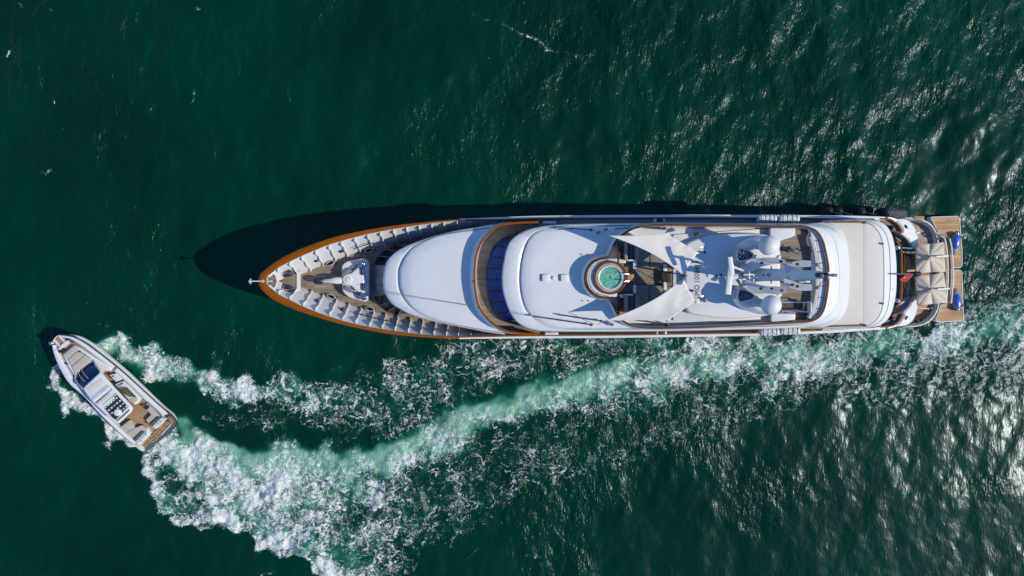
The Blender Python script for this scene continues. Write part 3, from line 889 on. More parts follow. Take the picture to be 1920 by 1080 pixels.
# wheelhouse: raked windows, mullions
wb = smooth_path([(985,431),(957,440.5),(933,452.5),(920.5,471),(913.5,496),(911.5,524),(913.5,552),(919,574),(928,589),(944,600.5),(968,606)], 12)
wt = smooth_path([(1000,433),(974,441),(957,456),(949,476),(945.5,498),(944,522),(945.5,548),(950,568),(958,585),(970,599),(988,606)], 12)
for i in range(11):
    g = .07
    a0, a1 = wb[i]*(1-g) + wb[i+1]*g, wb[i]*g + wb[i+1]*(1-g); b0, b1 = wt[i]*(1-g) + wt[i+1]*g, wt[i]*g + wt[i+1]*(1-g)
    c0, c1 = a0*.95 + b0*.05, a1*.95 + b1*.05
    q = [np.array(P(*c0, 6.42)), np.array(P(*c1, 6.42)), np.array(P(*b1, 7.85)), np.array(P(*b0, 7.85))]
    dn = np.array([.05, 0, -.05])
    MB().add(q + [x + dn for x in q], [(0,1,2,3), (7,6,5,4), (0,4,5,1), (1,5,6,2), (2,6,7,3), (3,7,4,0)]).build('wheelhouse_window', GLASS, YR)
fb_ = [np.array(P(*p, 6.22)) for p in smooth_path([tuple(p) for p in wb], 50)]; ft_ = [np.array(P(*p, 7.8)) for p in smooth_path([tuple(p) for p in wt], 50)]
fm_ = [np.array(P(*(p*.78 + q*.22), 6.6)) for p, q in zip(smooth_path([tuple(p) for p in wb], 50), smooth_path([tuple(p) for p in wt], 50))]
off = np.array([.06, 0, -.06])
MB().loft([fb_, [p + off*.3 for p in fm_], [p + off for p in ft_]], False).build('wheelhouse_front', NAVY, YR)
for i in range(1, 11, 2):
    a = P(*wb[i], 6.6); b = P(*wt[i], 7.75)
    m = MB().tube([a + (b-a)*.1 + Vector((0,.05,.06)), a + (b-a)*.45 + Vector((-.02,.22,.08)), a + (b-a)*.8 + Vector((0,.3,.08))], .018, 6)
    m.build('window_wiper', DARK, YR)

# ---- wheelhouse roof and sundeck level
RO = [(941,521),(943,498),(948,472),(956,453),(970,440),(990,430),(1020,423.5),(1060,420.5),(1120,419),(1250,418),(1450,418.5),(1510,419.5),(1548,424),(1570,433),(1583,452),(1589,485),(1590.5,515),(1589.5,548),(1584,573),(1572,594),(1552,607),(1520,613),(1450,616.5),(1250,621),(1120,622),(1060,622),(1011,620.5),(985,614.5),(967,603),(951.5,577),(943,548)]
RI = [(975.5,521),(977,498),(981,475),(990,451),(1003,436),(1022,428),(1050,424.5),(1120,423),(1250,422),(1450,422),(1505,423),(1537,428),(1554,438),(1563,456),(1568,485),(1569.5,515),(1568.5,546),(1563,568),(1553,588),(1538,600),(1515,606.5),(1450,611),(1250,616.5),(1120,617),(1060,616.5),(1030,612.5),(1008,603),(990,586),(981.5,566),(977,545)]
ro = smooth_path(RO, 160, True); ri = smooth_path(RI, 160, True)
# pair the rings by angle about a long spine so that they do not twist
def spine(p): return np.array([min(max(p[0], 1040), 1480), 520.5 - (p[0]-1000)*.0055])
def shrink(path, t): return [p*(1-t) + spine(p)*t for p in path]
def match(path, ref):
    D = np.array(path); out = []
    for p in ref:
        s_ = spine(p); d = p - s_; d = d/np.linalg.norm(d)
        v = D - np.array([spine(q) for q in D])
        best = np.argmin(np.linalg.norm(D - (s_ + d*np.linalg.norm(v[np.argmin(np.linalg.norm(D - p, axis=1))])), axis=1))
        out.append(D[best])
    return out
dense_ri = smooth_path(RI, 3000, True)
rim = match(dense_ri, ro)
Q = lambda path, z: [np.array(P(p[0], p[1], z)) for p in path]
aft = lambda p: min(1, max(0, (p[0] - 1480)/60))          # the aft end slopes away instead of having a gutter
def ringv(path, zf): return [np.array(P(p[0], p[1], zf(p))) for p in path]
rings = [ringv(ro, lambda p: 7.2), ringv(ro, lambda p: 7.72 - .3*aft(p)), ringv(w_(ro, rim, .08), lambda p: 7.92 - .25*aft(p)), ringv(w_(ro, rim, .25), lambda p: 8.0 - .12*aft(p)), ringv(w_(ro, rim, .80), lambda p: 8.1),
         ringv(w_(ro, rim, .85), lambda p: 8.08), ringv(w_(ro, rim, .99), lambda p: 7.96 + .14*aft(p)), ringv(shrink(rim, .004), lambda p: 7.96 + .16*aft(p)), ringv(shrink(rim, .04), lambda p: 8.17), ringv(shrink(rim, .12), lambda p: 8.26), ringv(shrink(rim, .35), lambda p: 8.30), ringv(shrink(rim, .6), lambda p: 8.31), ringv(shrink(rim, .96), lambda p: 8.31)]
MB().loft(rings, True, False, True).build('sundeck_roof', WHITE, YR)
# saloon walls and side windows under the roof
wall = inset([np.array(P(p[0], p[1], 7.4)) for p in ro if True], .55)
wall = [p for p in wall]
MB().loft([setz(wall, 4.15), setz(wall, 7.5)], True).build('saloon_wall', WHITE, YR)
WA = np.array(wall); cyw = WA[:, 1].mean()
for side in (1, -1):
    S_ = WA[(WA[:, 1] - cyw)*side > 2.0]; S_ = S_[np.argsort(S_[:, 0])]
    for x_ in np.arange(4.0, 20.0, 1.75):
        y_ = float(np.interp(x_, S_[:, 0], S_[:, 1]))
        MB().box((x_, y_, 6.2), (1.4, .06, 1.15), HEAD*.7, .02).build('saloon_window', GLASSD, YR)
for a, b, z in (((722,549),(884,573.5),7.3), ((953,586),(1022,597),8.75)):
    MB().tube([P(*a, z - .4), P((a[0]*3+b[0])/4, (a[1]*3+b[1])/4, z - .02), P((a[0]+b[0])/2, (a[1]+b[1])/2, z), P(*b, z)], .018, 6).build('roof_cable', GREY, YR)
# small roof fittings
for (x0, x1) in ((1015, 1032), (1050, 1067)):
    c = P((x0+x1)/2, 521, 8.4)
    MB().box(c, (.55, .5, .2), HEAD, .05).build('roof_hatch', WHITE2, YR)
    MB().box(c + Vector((-.26, 0, -.02)), (.1, .44, .14), HEAD, .02).build('roof_hatch_hinge', GREY, YR)
c = P(1038, 521, 8.35); MB().sphere(c, .14, nu=14, nv=8).build('roof_dome_light', WHITE, YR)
for pts in (((1048,430),(1072,428.5),(1108,431)), ((1047,590),(1085,596),(1127,602)), ((1000,593.5),(1050,600.5),(1108,609)), ((1192,600.5),(1220,604),(1249,609)), ((1155,429),(1200,425.5),(1246,428))):
    m = MB().tube([P(a, b, 8.62) for a, b in pts], .035, 6)
    for a, b in pts: m.cyl(P(a, b, 8.3), .04, 8.2, 8.6, 8)
    e = P(*pts[-1], 8.6); m.sphere(e, .14, .09, .09, 10, 6)
    m.build('stowed_pole', DARK, YR)
for (x, y) in ((1122,436),(1136,430),(1141,606),(1148,609)):
    MB().box(P(x, y, 8.45), (.28, .16, .2), R(20), .04).build('deck_socket', GREY, YR)
for (x, y) in ((1090,477),(1102,477),(1092,564),(1103,564)):
    MB().cyl(P(x, y, 8.3), .05, 8.25, 8.36, 10).build('deck_filler', GREY, YR)

# ---- sundeck bulwark and its thin wooden rail
SB = [(1320,422.5),(1249,421.5),(1215,423.3),(1189,428),(1166,441),(1153,455),(1146,472),(1140,481.5),(1127,483.5),(1111.5,490),(1100.5,504),(1096.5,521),(1100,538),(1111.5,552),(1127,558.4),(1140,559.5),(1148,569),(1158,589),(1168.6,602),(1187,611),(1215,614.7),(1259,614.7),(1320,613.2),(1441.5,607),(1500,604),(1521,602),(1535,595),(1545,580),(1550.5,556),(1553.4,528),(1553.4,502),(1549,476),(1543,452.6),(1533,435.5),(1519,427.3),(1500,425.3),(1441.5,424.4),(1380,423)]
sb = smooth_path(SB, 240, True)
sbw = [np.array(P(p[0], p[1], 9.1)) for p in sb]
def bw(p): return 8.1
MB().loft([setz(inset(sbw, -.22), 8.15), setz(inset(sbw, -.16), 8.6), setz(inset(sbw, -.05), 9.04), setz(inset(sbw, .06), 9.04), setz(inset(sbw, .09), 8.2)], True).build('sundeck_bulwark', WHITE, YR)
MB().rail(setz(sbw, 9.14), .13, .1, closed=True).build('sundeck_rail', WOOD2, YR)
# steel grab rail inside the tub surround
gr = [np.array(P(p[0], p[1], 9.4)) for p in smooth_path([(1141,487),(1127,490),(1114,497),(1105.5,510),(1103.5,522),(1106,535),(1115,547),(1128,553),(1141,556)], 40)]
m = MB().tube(gr, .028, 6)
for k in range(0, 40, 6): m.tube([gr[k], gr[k] - np.array([0, 0, .4])], .02, 6)
m.build('tub_grab_rail', CHROME, YR)
# tub surround
MB().slab(inset(pz([tuple(p) for p in smooth_path([(1158,484),(1140,484.5),(1127,486),(1113,492),(1103,505),(1099.5,521),(1103,537),(1113,550),(1127,556),(1140,557),(1158,558)], 48)], 8.95), .03), 8.2, 8.95, .05).build('tub_surround', WHITE, YR)
TUB = MB().loft([circle(1144.5, 520.5, 1.18, 8.3), circle(1144.5, 520.5, 1.18, 9.08), circle(1144.5, 520.5, 1.15, 9.13), circle(1144.5, 520.5, 1.04, 9.13), circle(1144.5, 520.5, 1.02, 9.08), circle(1144.5, 520.5, 1.02, 8.6)], True).build('hot_tub', WOOD2, YR)
MB().loft([circle(1144.5, 520.5, 1.02, 8.6), circle(1144.5, 520.5, 1.02, 9.06), circle(1144.5, 520.5, .88, 9.06), circle(1144.5, 520.5, .88, 8.9)], True).build('tub_step_ring', TEAK_PALE, TUB)
MB().loft([circle(1144.5, 520.5, .87, 8.7), circle(1144.5, 520.5, .87, 9.05), circle(1144.5, 520.5, .84, 9.09), circle(1144.5, 520.5, .78, 9.07), circle(1144.5, 520.5, .75, 8.95), circle(1144.5, 520.5, .70, 8.1)], True, False, True).build('tub_rim', WHITE, TUB)
def tub_water():
    t = NT('hot_tub_water')
    v = t.coord()
    w = t.noise(v, 3.0, 4, .6)
    vo = t.new('TexVoronoi', feature='DISTANCE_TO_EDGE'); vo.inputs['Scale'].default_value = 4.2
    ad = t.new('VectorMath', operation='ADD'); t.lk(v, ad.inputs[0]); sc = t.new('VectorMath', operation='SCALE'); t.lk(w.outputs['Color'], sc.inputs[0]); sc.inputs['Scale'].default_value = .35; t.lk(sc.outputs[0], ad.inputs[1]); t.lk(ad.outputs[0], vo.inputs['Vector'])
    f = t.maprange(vo.outputs['Distance'], 0, .10, 1, 0)
    t.lk(t.mix(t.math('MULTIPLY', f, .5), t.ramp(w.outputs[0], [(.3, (.06, .30, .225)), (.7, (.17, .50, .39))]), (.5, .8, .7)), t.b.inputs['Base Color'])
    t.b.inputs['Roughness'].default_value = .08
    t.bump(w.outputs[0], .4, .05)
    return t.m
MB().loft([circle(1144.5, 520.5, .775, 8.96)], True, False, True).build('tub_water', tub_water(), TUB)
c = P(1144.5, 520.5, 8.99); MB().cyl(c, .05, 8.95, 9.0, 12).build('tub_drain', DARK, TUB)
for y in (513.5, 527.5):
    MB().tube([P(1166, y, 9.3), P(1172, y, 9.5), P(1179, y, 9.4), P(1182, y, 8.9)], .03, 6).build('tub_handrail', CHROME, TUB)
MB().slab(pz(round_poly([(1176,513.5),(1189,514),(1189.5,527),(1176,527)], 2), 8.75), 8.3, 8.75, .03).build('tub_step', TEAKW, TUB)
# teak floor of the seating well, with its white kerb
MB().slab(pz([(1161,454),(1262,448),(1262,594),(1161,590)], 8.36), 8.25, 8.36, 0).build('sundeck_floor', TEAK, YR)
for y0, y1 in ((452, 486), (555, 592)):
    MB().box((P(1161, y0, 8.9) + P(1161, y1, 8.9))/2 - Vector((0,0,.25)), (.08, abs(y1-y0)/26.6, .55), HEAD, .02).build('well_trim', WOOD, YR)
for (x, y, sx, sy) in ((1166,489.5,.5,.3), (1166,555,.5,.25)):
    MB().box(P(x, y, 8.6), (sx, sy, .5), HEAD, .05).build('white_kerb', WHITE, YR)
# sofas, sun pads, side tables and coffee table in the well
def cushion_set(name, rects, label, cat, group, frame=TAUPE):
    cx = sum(r[0]+r[2] for r in rects)/(2*len(rects)); cy = sum(r[1]+r[3] for r in rects)/(2*len(rects))
    t = thing(name, P(cx, cy, 8.36), label, cat, group)
    for k, (x0, y0, x1, y1, z0, z1, nm, mt) in enumerate(rects):
        MB().slab(pz(round_poly([(x0,y0),(x1,y0),(x1,y1),(x0,y1)], 1.6), z1), z0, z1, .06).build(nm, mt, t)
    return t
cushion_set('sofa', [(1171,455,1198,488,8.36,8.55,'sofa_base',TAUPE),(1171,455,1177,488,8.55,9.1,'backrest',TAUPE2),(1178,455.5,1189,487,8.55,8.75,'seat_cushion',CHAR),(1190,455.5,1198,487,8.55,8.85,'seat_cushion',TAUPE2)], 'taupe sofa by the hot tub, beside the higher shade sail', 'sofa', 'sundeck sofas')  # the charcoal middle cushion is shade painted into the taupe seat
cushion_set('sofa', [(1171,553.5,1199,586,8.36,8.55,'sofa_base',TAUPE),(1171,553.5,1178,586,8.55,9.1,'backrest',TAUPE2),(1179,554,1190,585,8.55,8.75,'seat_cushion',CHAR),(1191,554,1199,585,8.55,8.85,'seat_cushion',TAUPE2)], 'taupe sofa by the hot tub, partly under the lower shade sail', 'sofa', 'sundeck sofas')  # shade painted here too, as the charcoal middle cushion
cushion_set('sun_pad', [(1192,456,1244,502.5,8.36,8.6,'pad_base',TAUPE),(1193,457,1217.5,502,8.6,8.78,'pad_cushion',TAUPE),(1218.5,457,1243.5,502,8.6,8.78,'pad_cushion',TAUPE)], 'wide taupe sun pad beneath the higher shade sail, above the teak aisle', 'sun pad', 'sundeck sun pads')
cushion_set('sun_pad', [(1190,535.5,1241,582,8.36,8.6,'pad_base',TAUPE),(1191,536,1217,581.5,8.6,8.78,'pad_cushion',TAUPE),(1218,536,1240.5,581.5,8.6,8.78,'pad_cushion',TAUPE)], 'wide taupe sun pad beneath the lower shade sail, below the teak aisle', 'sun pad', 'sundeck sun pads')
for (x, y, sx, sy, where) in ((1190.5,495.5,.26,.62,'between the sofa and the sun pad nearest the higher shade sail'), (1190,542,.2,.58,'between the sofa and the sun pad nearest the lower shade sail'), (1247,502,.24,.5,'beside the dark coffee table, on the higher sail side'), (1247,536,.2,.55,'beside the dark coffee table, on the lower sail side')):
    t = thing('side_table', P(x, y, 8.36), 'small white side table ' + where, 'side table', 'white side tables')
    b_ = P(x, y, 8.85)
    MB().box(b_, (sx, sy, .06), HEAD, .02).build('table_top', WHITE2, t)
    MB().box(b_ - Vector((0,0,.26)), (sx*.6, sy*.6, .46), HEAD, .02).build('table_base', WHITE2, t)
for (x, y, sx, sy) in ((1182,488,.5,.12), (1179,552.5,.62,.1)):
    MB().box(P(x, y, 8.8), (sx, sy, .5), HEAD, .03).build('white_kerb', WHITE, YR)
t = thing('coffee_table', P(1250, 519, 8.36), 'low dark wood coffee table with round inlays at the aft end of the aisle', 'table')
MB().slab(pz(round_poly([(1240,508.5),(1259.5,508.5),(1259.5,530),(1240,530)], 1), 8.8), 8.7, 8.8, .02).build('table_top', M_plain('dark_wood', (.05,.028,.018), .4, var=.3), t)
for x in (1243, 1256.5):
    for y in (511, 527.5): MB().box(P(x, y, 8.53), (.08,.08,.34)).build('leg', DARK, t)
m = MB()
for (x, y) in ((1246,515),(1252,516),(1247,522),(1253,523),(1249,526)):
    c = P(x, y, 8.82); m.tube([c + Vector((.1*math.cos(a), .1*math.sin(a), 0)) for a in np.linspace(0, 6.28, 13)], .015, 5)
m.build('inlay', BLACK, t)

# ---- raised hardtop with the ship number
HT = smooth_path([(1284,505),(1284.5,470),(1288,456),(1325,442.5),(1390,437.5),(1440,440),(1461,447),(1463,470),(1463,560),(1461,585),(1440,592),(1390,597.5),(1338,595.5),(1290,586),(1284.5,570),(1284,540)], 80, True)
HARD = MB().slab(pz([tuple(p) for p in HT], 8.95), 8.25, 8.95, .18, 4).build('hardtop', WHITE, YR)
MB().slab(pz(round_poly([(1262,440),(1463,427),(1463,604),(1262,601)], 3), 8.42), 8.25, 8.42, .03).build('hardtop_deck', WHITE2, YR)
txt = bpy.data.curves.new('ship_number', 'FONT'); txt.body = 'IMO 1008413'; txt.size = .62; txt.align_x = 'CENTER'; txt.align_y = 'CENTER'; txt.extrude = .004
txt.space_character = 1.03
to = bpy.data.objects.new('ship_number_text', txt); COL.objects.link(to)
dg = bpy.context.evaluated_depsgraph_get(); me = bpy.data.meshes.new_from_object(to.evaluated_get(dg)); bpy.data.objects.remove(to)
kp = (CAM_H - 8.95)/FPX
xs_ = [v.co.x for v in me.vertices]; ys_ = [v.co.y for v in me.vertices]
for v in me.vertices:
    v.co.x = (v.co.x - (min(xs_)+max(xs_))/2) * 66*kp/(max(xs_)-min(xs_)); v.co.y = (v.co.y - (min(ys_)+max(ys_))/2) * 9.5*kp/(max(ys_)-min(ys_))
sn = bpy.data.objects.new('ship_number', me); COL.objects.link(sn); sn.parent = YR
sn.location = P(1306.8, 522.5, 8.965) - YR.location; sn.rotation_euler = (0, 0, R(90.9))
me.materials.append(BLACK)
# lights and floodlight posts on the hardtop
for (x, y) in ((1304.5, 472), (1306, 564)):
    c = P(x, y, 10.0)
    MB().box(c, (.36, .36, .3), R(6), .05).build('floodlight', WHITE2, YR)
    MB().tube([c - Vector((0,0,.1)), P(x, y, 8.95)], .04, 8).build('floodlight_post', WHITE2, YR)
    MB().tube([c + Vector((.1,.1,.1)), c + Vector((.25,.3,.3)), c + Vector((.4,.35,.25))], .02, 6).build('floodlight_arm', CHROME, YR)
m = MB().tube([P(1270,541.5,9.3), P(1284,543.5,9.3), P(1297,545,9.3)], .03, 6).box(P(1297,545,9.25), (.3,.16,.25), 0, .04); m.build('stowed_pole', DARK, YR)
m = MB().tube([P(1306,564.5,9.2), P(1322,563.5,9.2)], .05, 8).box(P(1322.5,563,9.2), (.2,.28,.25), 0, .04); m.build('searchlight_bracket', GREY, YR)
MB().box(P(1307, 438.5, 9.6), (.46, .2, .16), R(15), .04).build('deck_speaker', DARK, YR)
for (x, y) in ((1306,450),(1317,447),(1305,463)):
    c = P(x, y, 8.6); MB().tube([c, c + Vector((-.05,.2,.3)), c + Vector((.15,.25,.3)), c + Vector((.2,.05,0))], .018, 6).build('deck_ring', CHROME, YR)
for (x, y) in ((1297,491),(1321,473),(1344,518),(1352,515)):
    MB().cyl(P(x, y, 9), .08, 8.9, 9.06, 10).build('deck_filler', DARK, YR)

# ---- mast fairings with exhaust openings and satellite domes
for nm, outl, (tx, ty), (dx, dy) in (('far', [(1371,478),(1378,462),(1400,447),(1430,442),(1455,446),(1462,462),(1461,484),(1440,491),(1410,494),(1382,496),(1372,490)], (1396,478), (1441,460)), ('near', [(1371,557),(1372,546),(1385,536),(1412,541),(1440,541),(1461,550),(1463,572),(1456,588),(1430,590),(1400,583),(1380,572)], (1397,554.5), (1446,572))):
    ol = smooth_path(outl, 60, True); cx_, cy_ = sum(p[0] for p in ol)/60, sum(p[1] for p in ol)/60
    cc = np.array([cx_, cy_])
    sh = lambda t: [p*(1-t) + cc*t for p in ol]
    FA = MB().loft([Q(ol, 8.9), Q(sh(.05), 9.35), Q(sh(.2), 9.85), Q(sh(.45), 10.15), Q(sh(.95), 10.25)], True, False, True).build('mast_fairing', WHITE, YR)
    tri = smooth_path([(tx-13, ty-7), (tx-8, ty-12), (tx-2, ty-11.5), (tx+14, ty-4), (tx+17, ty+1), (tx+13, ty+6), (tx-4, ty+11), (tx-9, ty+11), (tx-13, ty+6)], 40, True)
    tp = Q(tri, 10.55)
    MB().loft([inset(setz(tp, 9.6), -.12), inset(setz(tp, 10.45), -.05), setz(tp, 10.5), setz(inset(tp, .06), 10.4), setz(inset(tp, .1), 10.0)], True, False, True).build('exhaust_housing', STEEL2, FA)
    MB().tube(tp + [tp[0]], .05, 8).build('exhaust_rim', CHROME, FA)
    for (ax, ay, r) in ((-6, -5, .14), (-6, 4, .14), (3, 0, .17), (9, 1, .09)):
        c = P(tx + ax, ty + ay, 10.3)
        MB().loft([[np.array([c.x + rr*math.cos(a), c.y + rr*math.sin(a), zz]) for a in [2*math.pi*i/18 for i in range(18)]] for rr, zz in ((r, 9.9), (r, 10.42), (r*.8, 10.42), (r*.8, 10.05))], True, False, True).build('exhaust_pipe', LGREY, FA)
    c = P(dx, dy, 11.6)
    D = MB().loft([[np.array([c.x + rr*math.cos(a), c.y + rr*math.sin(a), zz]) for a in [2*math.pi*i/32 for i in range(32)]] for rr, zz in ((.30, 10.0), (.30, 10.75), (.5, 10.95))], True).build('dome_pedestal', WHITE, YR)
    m = MB().sphere(c, .66, .66, .68, 40, 24, -.85); m.build('satellite_dome', WHITE2, YR, 60)
    MB().box(P(1458 if nm == 'far' else 1459, 484 if nm == 'far' else 549, 9.4), (.3,.4,.6), 0, .06).build('dome_bracket', WHITE, FA)
    MB().tube([P(1457, 482 if nm == 'far' else 549, 9.9), P(1462, 479 if nm == 'far' else 547, 10.1)], .03, 6).build('bracket_lamp', DARK, FA)

# ---- raked mast with spreaders and radar
def plate(pts_px_z, th, name, mat, parent):
    top_ = [np.array(P(a, b, z)) for a, b, z in pts_px_z]
    n = len(top_)
    V = top_ + [p - np.array([0, 0, th]) for p in top_]
    return MB().add(V, [tuple(range(n)), tuple(range(2*n-1, n-1, -1))] + [(i, (i+1) % n, n + (i+1) % n, n + i) for i in range(n)]).build(name, mat, parent)
zmast = lambda x: float(np.interp(x, [1390, 1420, 1470, 1500, 1530, 1560], [9.0, 10.2, 12.0, 13.2, 14.3, 15.3]))
top_w = [(1388,493),(1400,494),(1415,502),(1440,503.5),(1480,504.5),(1520,507),(1553,510)]
bot_w = [(1388,537),(1402,536),(1417,528),(1440,527),(1480,526.5),(1520,524.5),(1553,521.5)]
secs = []
for (a, b) in zip(top_w, bot_w):
    z = zmast(a[0]); t_, l_ = np.array(P(a[0], a[1], z)), np.array(P(b[0], b[1], z))
    k = np.array([.55, 0, -.35]); up = np.array([-.05, 0, .06])
    secs.append([t_, t_*.7 + l_*.3 + up, t_*.3 + l_*.7 + up, l_, l_*.9 + t_*.1 + k, t_*.9 + l_*.1 + k])
MAST = MB().loft(secs, True, True, True).build('mast', WHITE, YR)
def arc_plate(pts, w, z0, z1, th, name):
    pth = smooth_path(pts, 16)
    A = np.array(pth); T = np.gradient(A, axis=0); T /= np.linalg.norm(T, axis=1)[:, None]; N = np.stack([-T[:, 1], T[:, 0]], 1)
    ww = np.interp(np.linspace(0, 1, 16), np.linspace(0, 1, len(w)), w)
    zz = np.linspace(z0, z1, 16)
    rg = []
    for i in range(16):
        a, b = A[i] + N[i]*ww[i], A[i] - N[i]*ww[i]
        pa, pb = np.array(P(a[0], a[1], zz[i])), np.array(P(b[0], b[1], zz[i])); d = np.array([0, 0, th])
        rg.append([pa, (pa+pb)/2 + d*.3, pb, pb - d, pa - d])
    return MB().loft(rg, True, True, True).build(name, WHITE, MAST)
arc_plate([(1396,506),(1410,500),(1425,493),(1440,490),(1456,489),(1472,491.5)], [6,9,8,7,5.5,4.5], 10.2, 11.6, .14, 'spreader')
arc_plate([(1398,527),(1408,534),(1422,540.5),(1440,543.5),(1458,544.5),(1474,544)], [5,7,7,7,7.5,6], 10.2, 11.6, .14, 'spreader')
arc_plate([(1472,507),(1480,501),(1491,496.5),(1505,494.5),(1521,494.5)], [5,6,6.5,6.5,5.5], 12.4, 13.1, .12, 'spreader')
arc_plate([(1472,522),(1479,530),(1489,535.5),(1505,538.5),(1522,538.5)], [5,6.5,6.5,6.5,6], 12.4, 13.1, .12, 'spreader')
for (x, y, z) in ((1428,493,11.2),(1427,541,11.2),(1466,544.5,11.8),(1447,541,11.6),(1495,495,13),(1486,534,13),(1495,537,13),(1464,490,11.8)):
    MB().cyl(P(x, y, z), .09, z - .1, z + .14, 10, .03).build('mast_lamp', DARK, MAST)
for (y, z) in ((499, 11.6), (531, 11.6)):
    MB().tube([P(1446, y, z), P(1446, y + (6 if y < 515 else -6), z + .1)], .04, 6).build('mast_stay_bar', DARK, MAST)
for x in (1432, 1440, 1443.5, 1449, 1454, 1460, 1470):
    z = zmast(x) + .07
    MB().box(P(x, 515.5, z), (.12, .28 if x in (1443.5, 1454) else .12, .05), 0, 0, R(-50)).build('mast_step', DARK, MAST)
# open-array radar on its post, small aerials
c = P(1368, 524, 13.2)
RAD = MB().tube([P(1384, 516, 9.2), P(1377, 519, 11.2), c - Vector((0,0,.2))], [.25, .2, .16], 10).cyl(c, .2, 12.9, 13.1, 16, .03).build('radar_pedestal', WHITE, YR)
MB().box(c + Vector((.0, 0, .02)), (.36, 1.95, .14), R(-6), .05).build('radar_scanner', WHITE2, RAD)
c2 = P(1371, 499, 13.8)
MB().box(c2, (.3, 1.2, .12), R(8), .04).build('radar_scanner', WHITE2, RAD)
MB().tube([c2, P(1396, 508, 10.6)], .08, 8).build('radar_bracket', WHITE, RAD)
for (x, y, z, l) in ((1408,514.5,11.3,1.0), (1416,521,11.2,.9), (1392,524,10.6,.5)):
    c = P(x, y, z); MB().box(c, (l, .1, .08), R(4), .02).box(c + Vector((-.1,0,0)), (.08, .5, .06), 0).cyl(c, .06, z - .9, z, 8).build('aerial', WHITE2, MAST)
for (x, y, sx) in ((1504,528,.32),(1514,528,.32)):
    MB().box(P(x, y, zmast(x) + .02), (sx, .14, .16), 0, .03).build('mast_light_box', WHITE2, MAST)
for x, r in ((1537.5, .15), (1548, .17)):
    c = P(x, 516, 15.0); MB().cyl(c, r, 14.6, 15.2, 14, .03).build('masthead_light', BLACK, MAST)
MB().tube([P(1541, 516, 15.1), P(1545, 517, 15.0)], .12, 8).build('masthead_mount', LGREY, MAST)
c = P(1562, 516, 15.5); MB().tube([P(1552, 516, 15.2), c, P(1570, 516, 15.6)], [.05, .1, .09], 8).build('masthead_vane', LGREY, MAST)
MB().cyl(P(1550.5, 523.5, 14.6), .11, 14.3, 14.7, 12, .02).build('masthead_lamp', DARK, MAST)
for y, s_ in ((496.5, 1), (539.5, -1)):
    q = P(1532, y, 10.4)
    MB().tube([P(1532, y, 8.3), q], .11, 10).sphere(q, .13, nu=10, nv=6).build('mast_strut', GREY, YR)
    MB().tube([q, P(1548, 516 - s_*5, 14.6)], .022, 6).build('mast_stay', DARK, YR)
for (x, y) in ((1466, 495), (1490, 526)):
    MB().tube([P(x, y, 9.6), P(x + 12, y + 3, 11.0)], .05, 6).build('mast_brace', WOOD2, YR)

# ---- aft sundeck: teak, white side lockers, sun-lounge panels along the rail
MB().slab(pz([(1459,430),(1519,430),(1530,440),(1536,470),(1538,515),(1536,570),(1528,592),(1515,600),(1459,603)], 8.38), 8.25, 8.38, 0).build('aft_sundeck_floor', TEAK, YR)
MB().slab(pz(round_poly([(1444,427.5),(1491.5,427.5),(1491.5,441),(1484,445),(1470,449),(1462,452),(1444,452)], 2), 8.95), 8.3, 8.95, .06).build('side_locker', WHITE, YR)
MB().slab(pz(round_poly([(1446,588),(1491.5,588),(1491.5,600),(1446,604)], 2), 8.95), 8.3, 8.95, .06).build('side_locker', WHITE, YR)
inn = smooth_path([(1519,430),(1521,445),(1523,462),(1524.5,485),(1525,515),(1524.5,545),(1523.5,565),(1521.5,583),(1517,598)], 9)
out_ = smooth_path([(1527,432),(1536,446),(1541.5,462),(1546.5,485),(1549.5,515),(1548,545),(1544,565),(1538.5,583),(1528,597)], 9)
for i in range(8):
    g = .02
    for (u0, u1) in ((0.03, .49), (.51, .97)):
        a0, a1 = inn[i]*(1-g) + inn[i+1]*g, inn[i]*g + inn[i+1]*(1-g); b0, b1 = out_[i]*(1-g) + out_[i+1]*g, out_[i]*g + out_[i+1]*(1-g)
        q = [a0*(1-u0) + b0*u0, a1*(1-u0) + b1*u0, a1*(1-u1) + b1*u1, a0*(1-u1) + b0*u1]
        MB().slab(pz([tuple(v) for v in q], 8.86 + (.0 if u0 < .4 else .03)), 8.4, 8.86 + (.0 if u0 < .4 else .03), .03).build('lounge_panel', WHITE2, YR)
MB().rail([P(*p, 9.0) for p in smooth_path([(1521,443),(1526.5,462),(1530.5,480),(1532,497),(1532,540),(1530,560),(1525,580),(1518,597)], 30)], .26, .25).build('lounge_backrest', LGREY, YR)
MB().rail([P(*p, 8.75) for p in smooth_path([(1523,434),(1519.5,440),(1517,447),(1517.5,455),(1521,461)], 14)], .16, .4).build('lounge_arm', WHITE, YR)

# ---- aft awning, mouldings and the upper-deck overhang
aw = [(1548,416.5),(1619,417.5),(1634,421),(1645,432),(1652,445),(1655.6,462),(1657,488),(1657.3,512),(1657,545),(1655.2,572),(1651,587),(1643,600),(1630,609),(1619,610.5),(1548,613)]
ow = [(1540,413.5),(1600,411),(1632,412),(1650,415.5),(1664,425.5),(1673,442),(1678,464),(1680.5,488),(1681.2,515),(1680.5,545),(1677,568),(1671,588),(1660,603),(1644,612),(1600,617),(1540,620)]
awp = smooth_path(aw, 90); owp = smooth_path(ow, 90)
MB().loft([Q(owp, 5.2), Q(owp, 6.15), Q(w_(owp, awp, .10), 6.32), Q(w_(owp, awp, .45), 6.42), Q(w_(owp, awp, .50), 6.36), Q(w_(owp, awp, .56), 6.44), Q(w_(owp, awp, .95), 6.62), Q(awp, 6.6), Q(w_(awp, [p - np.array([3, 0]) for p in awp], 1), 6.2)], False).build('aft_overhang', WHITE, YR)
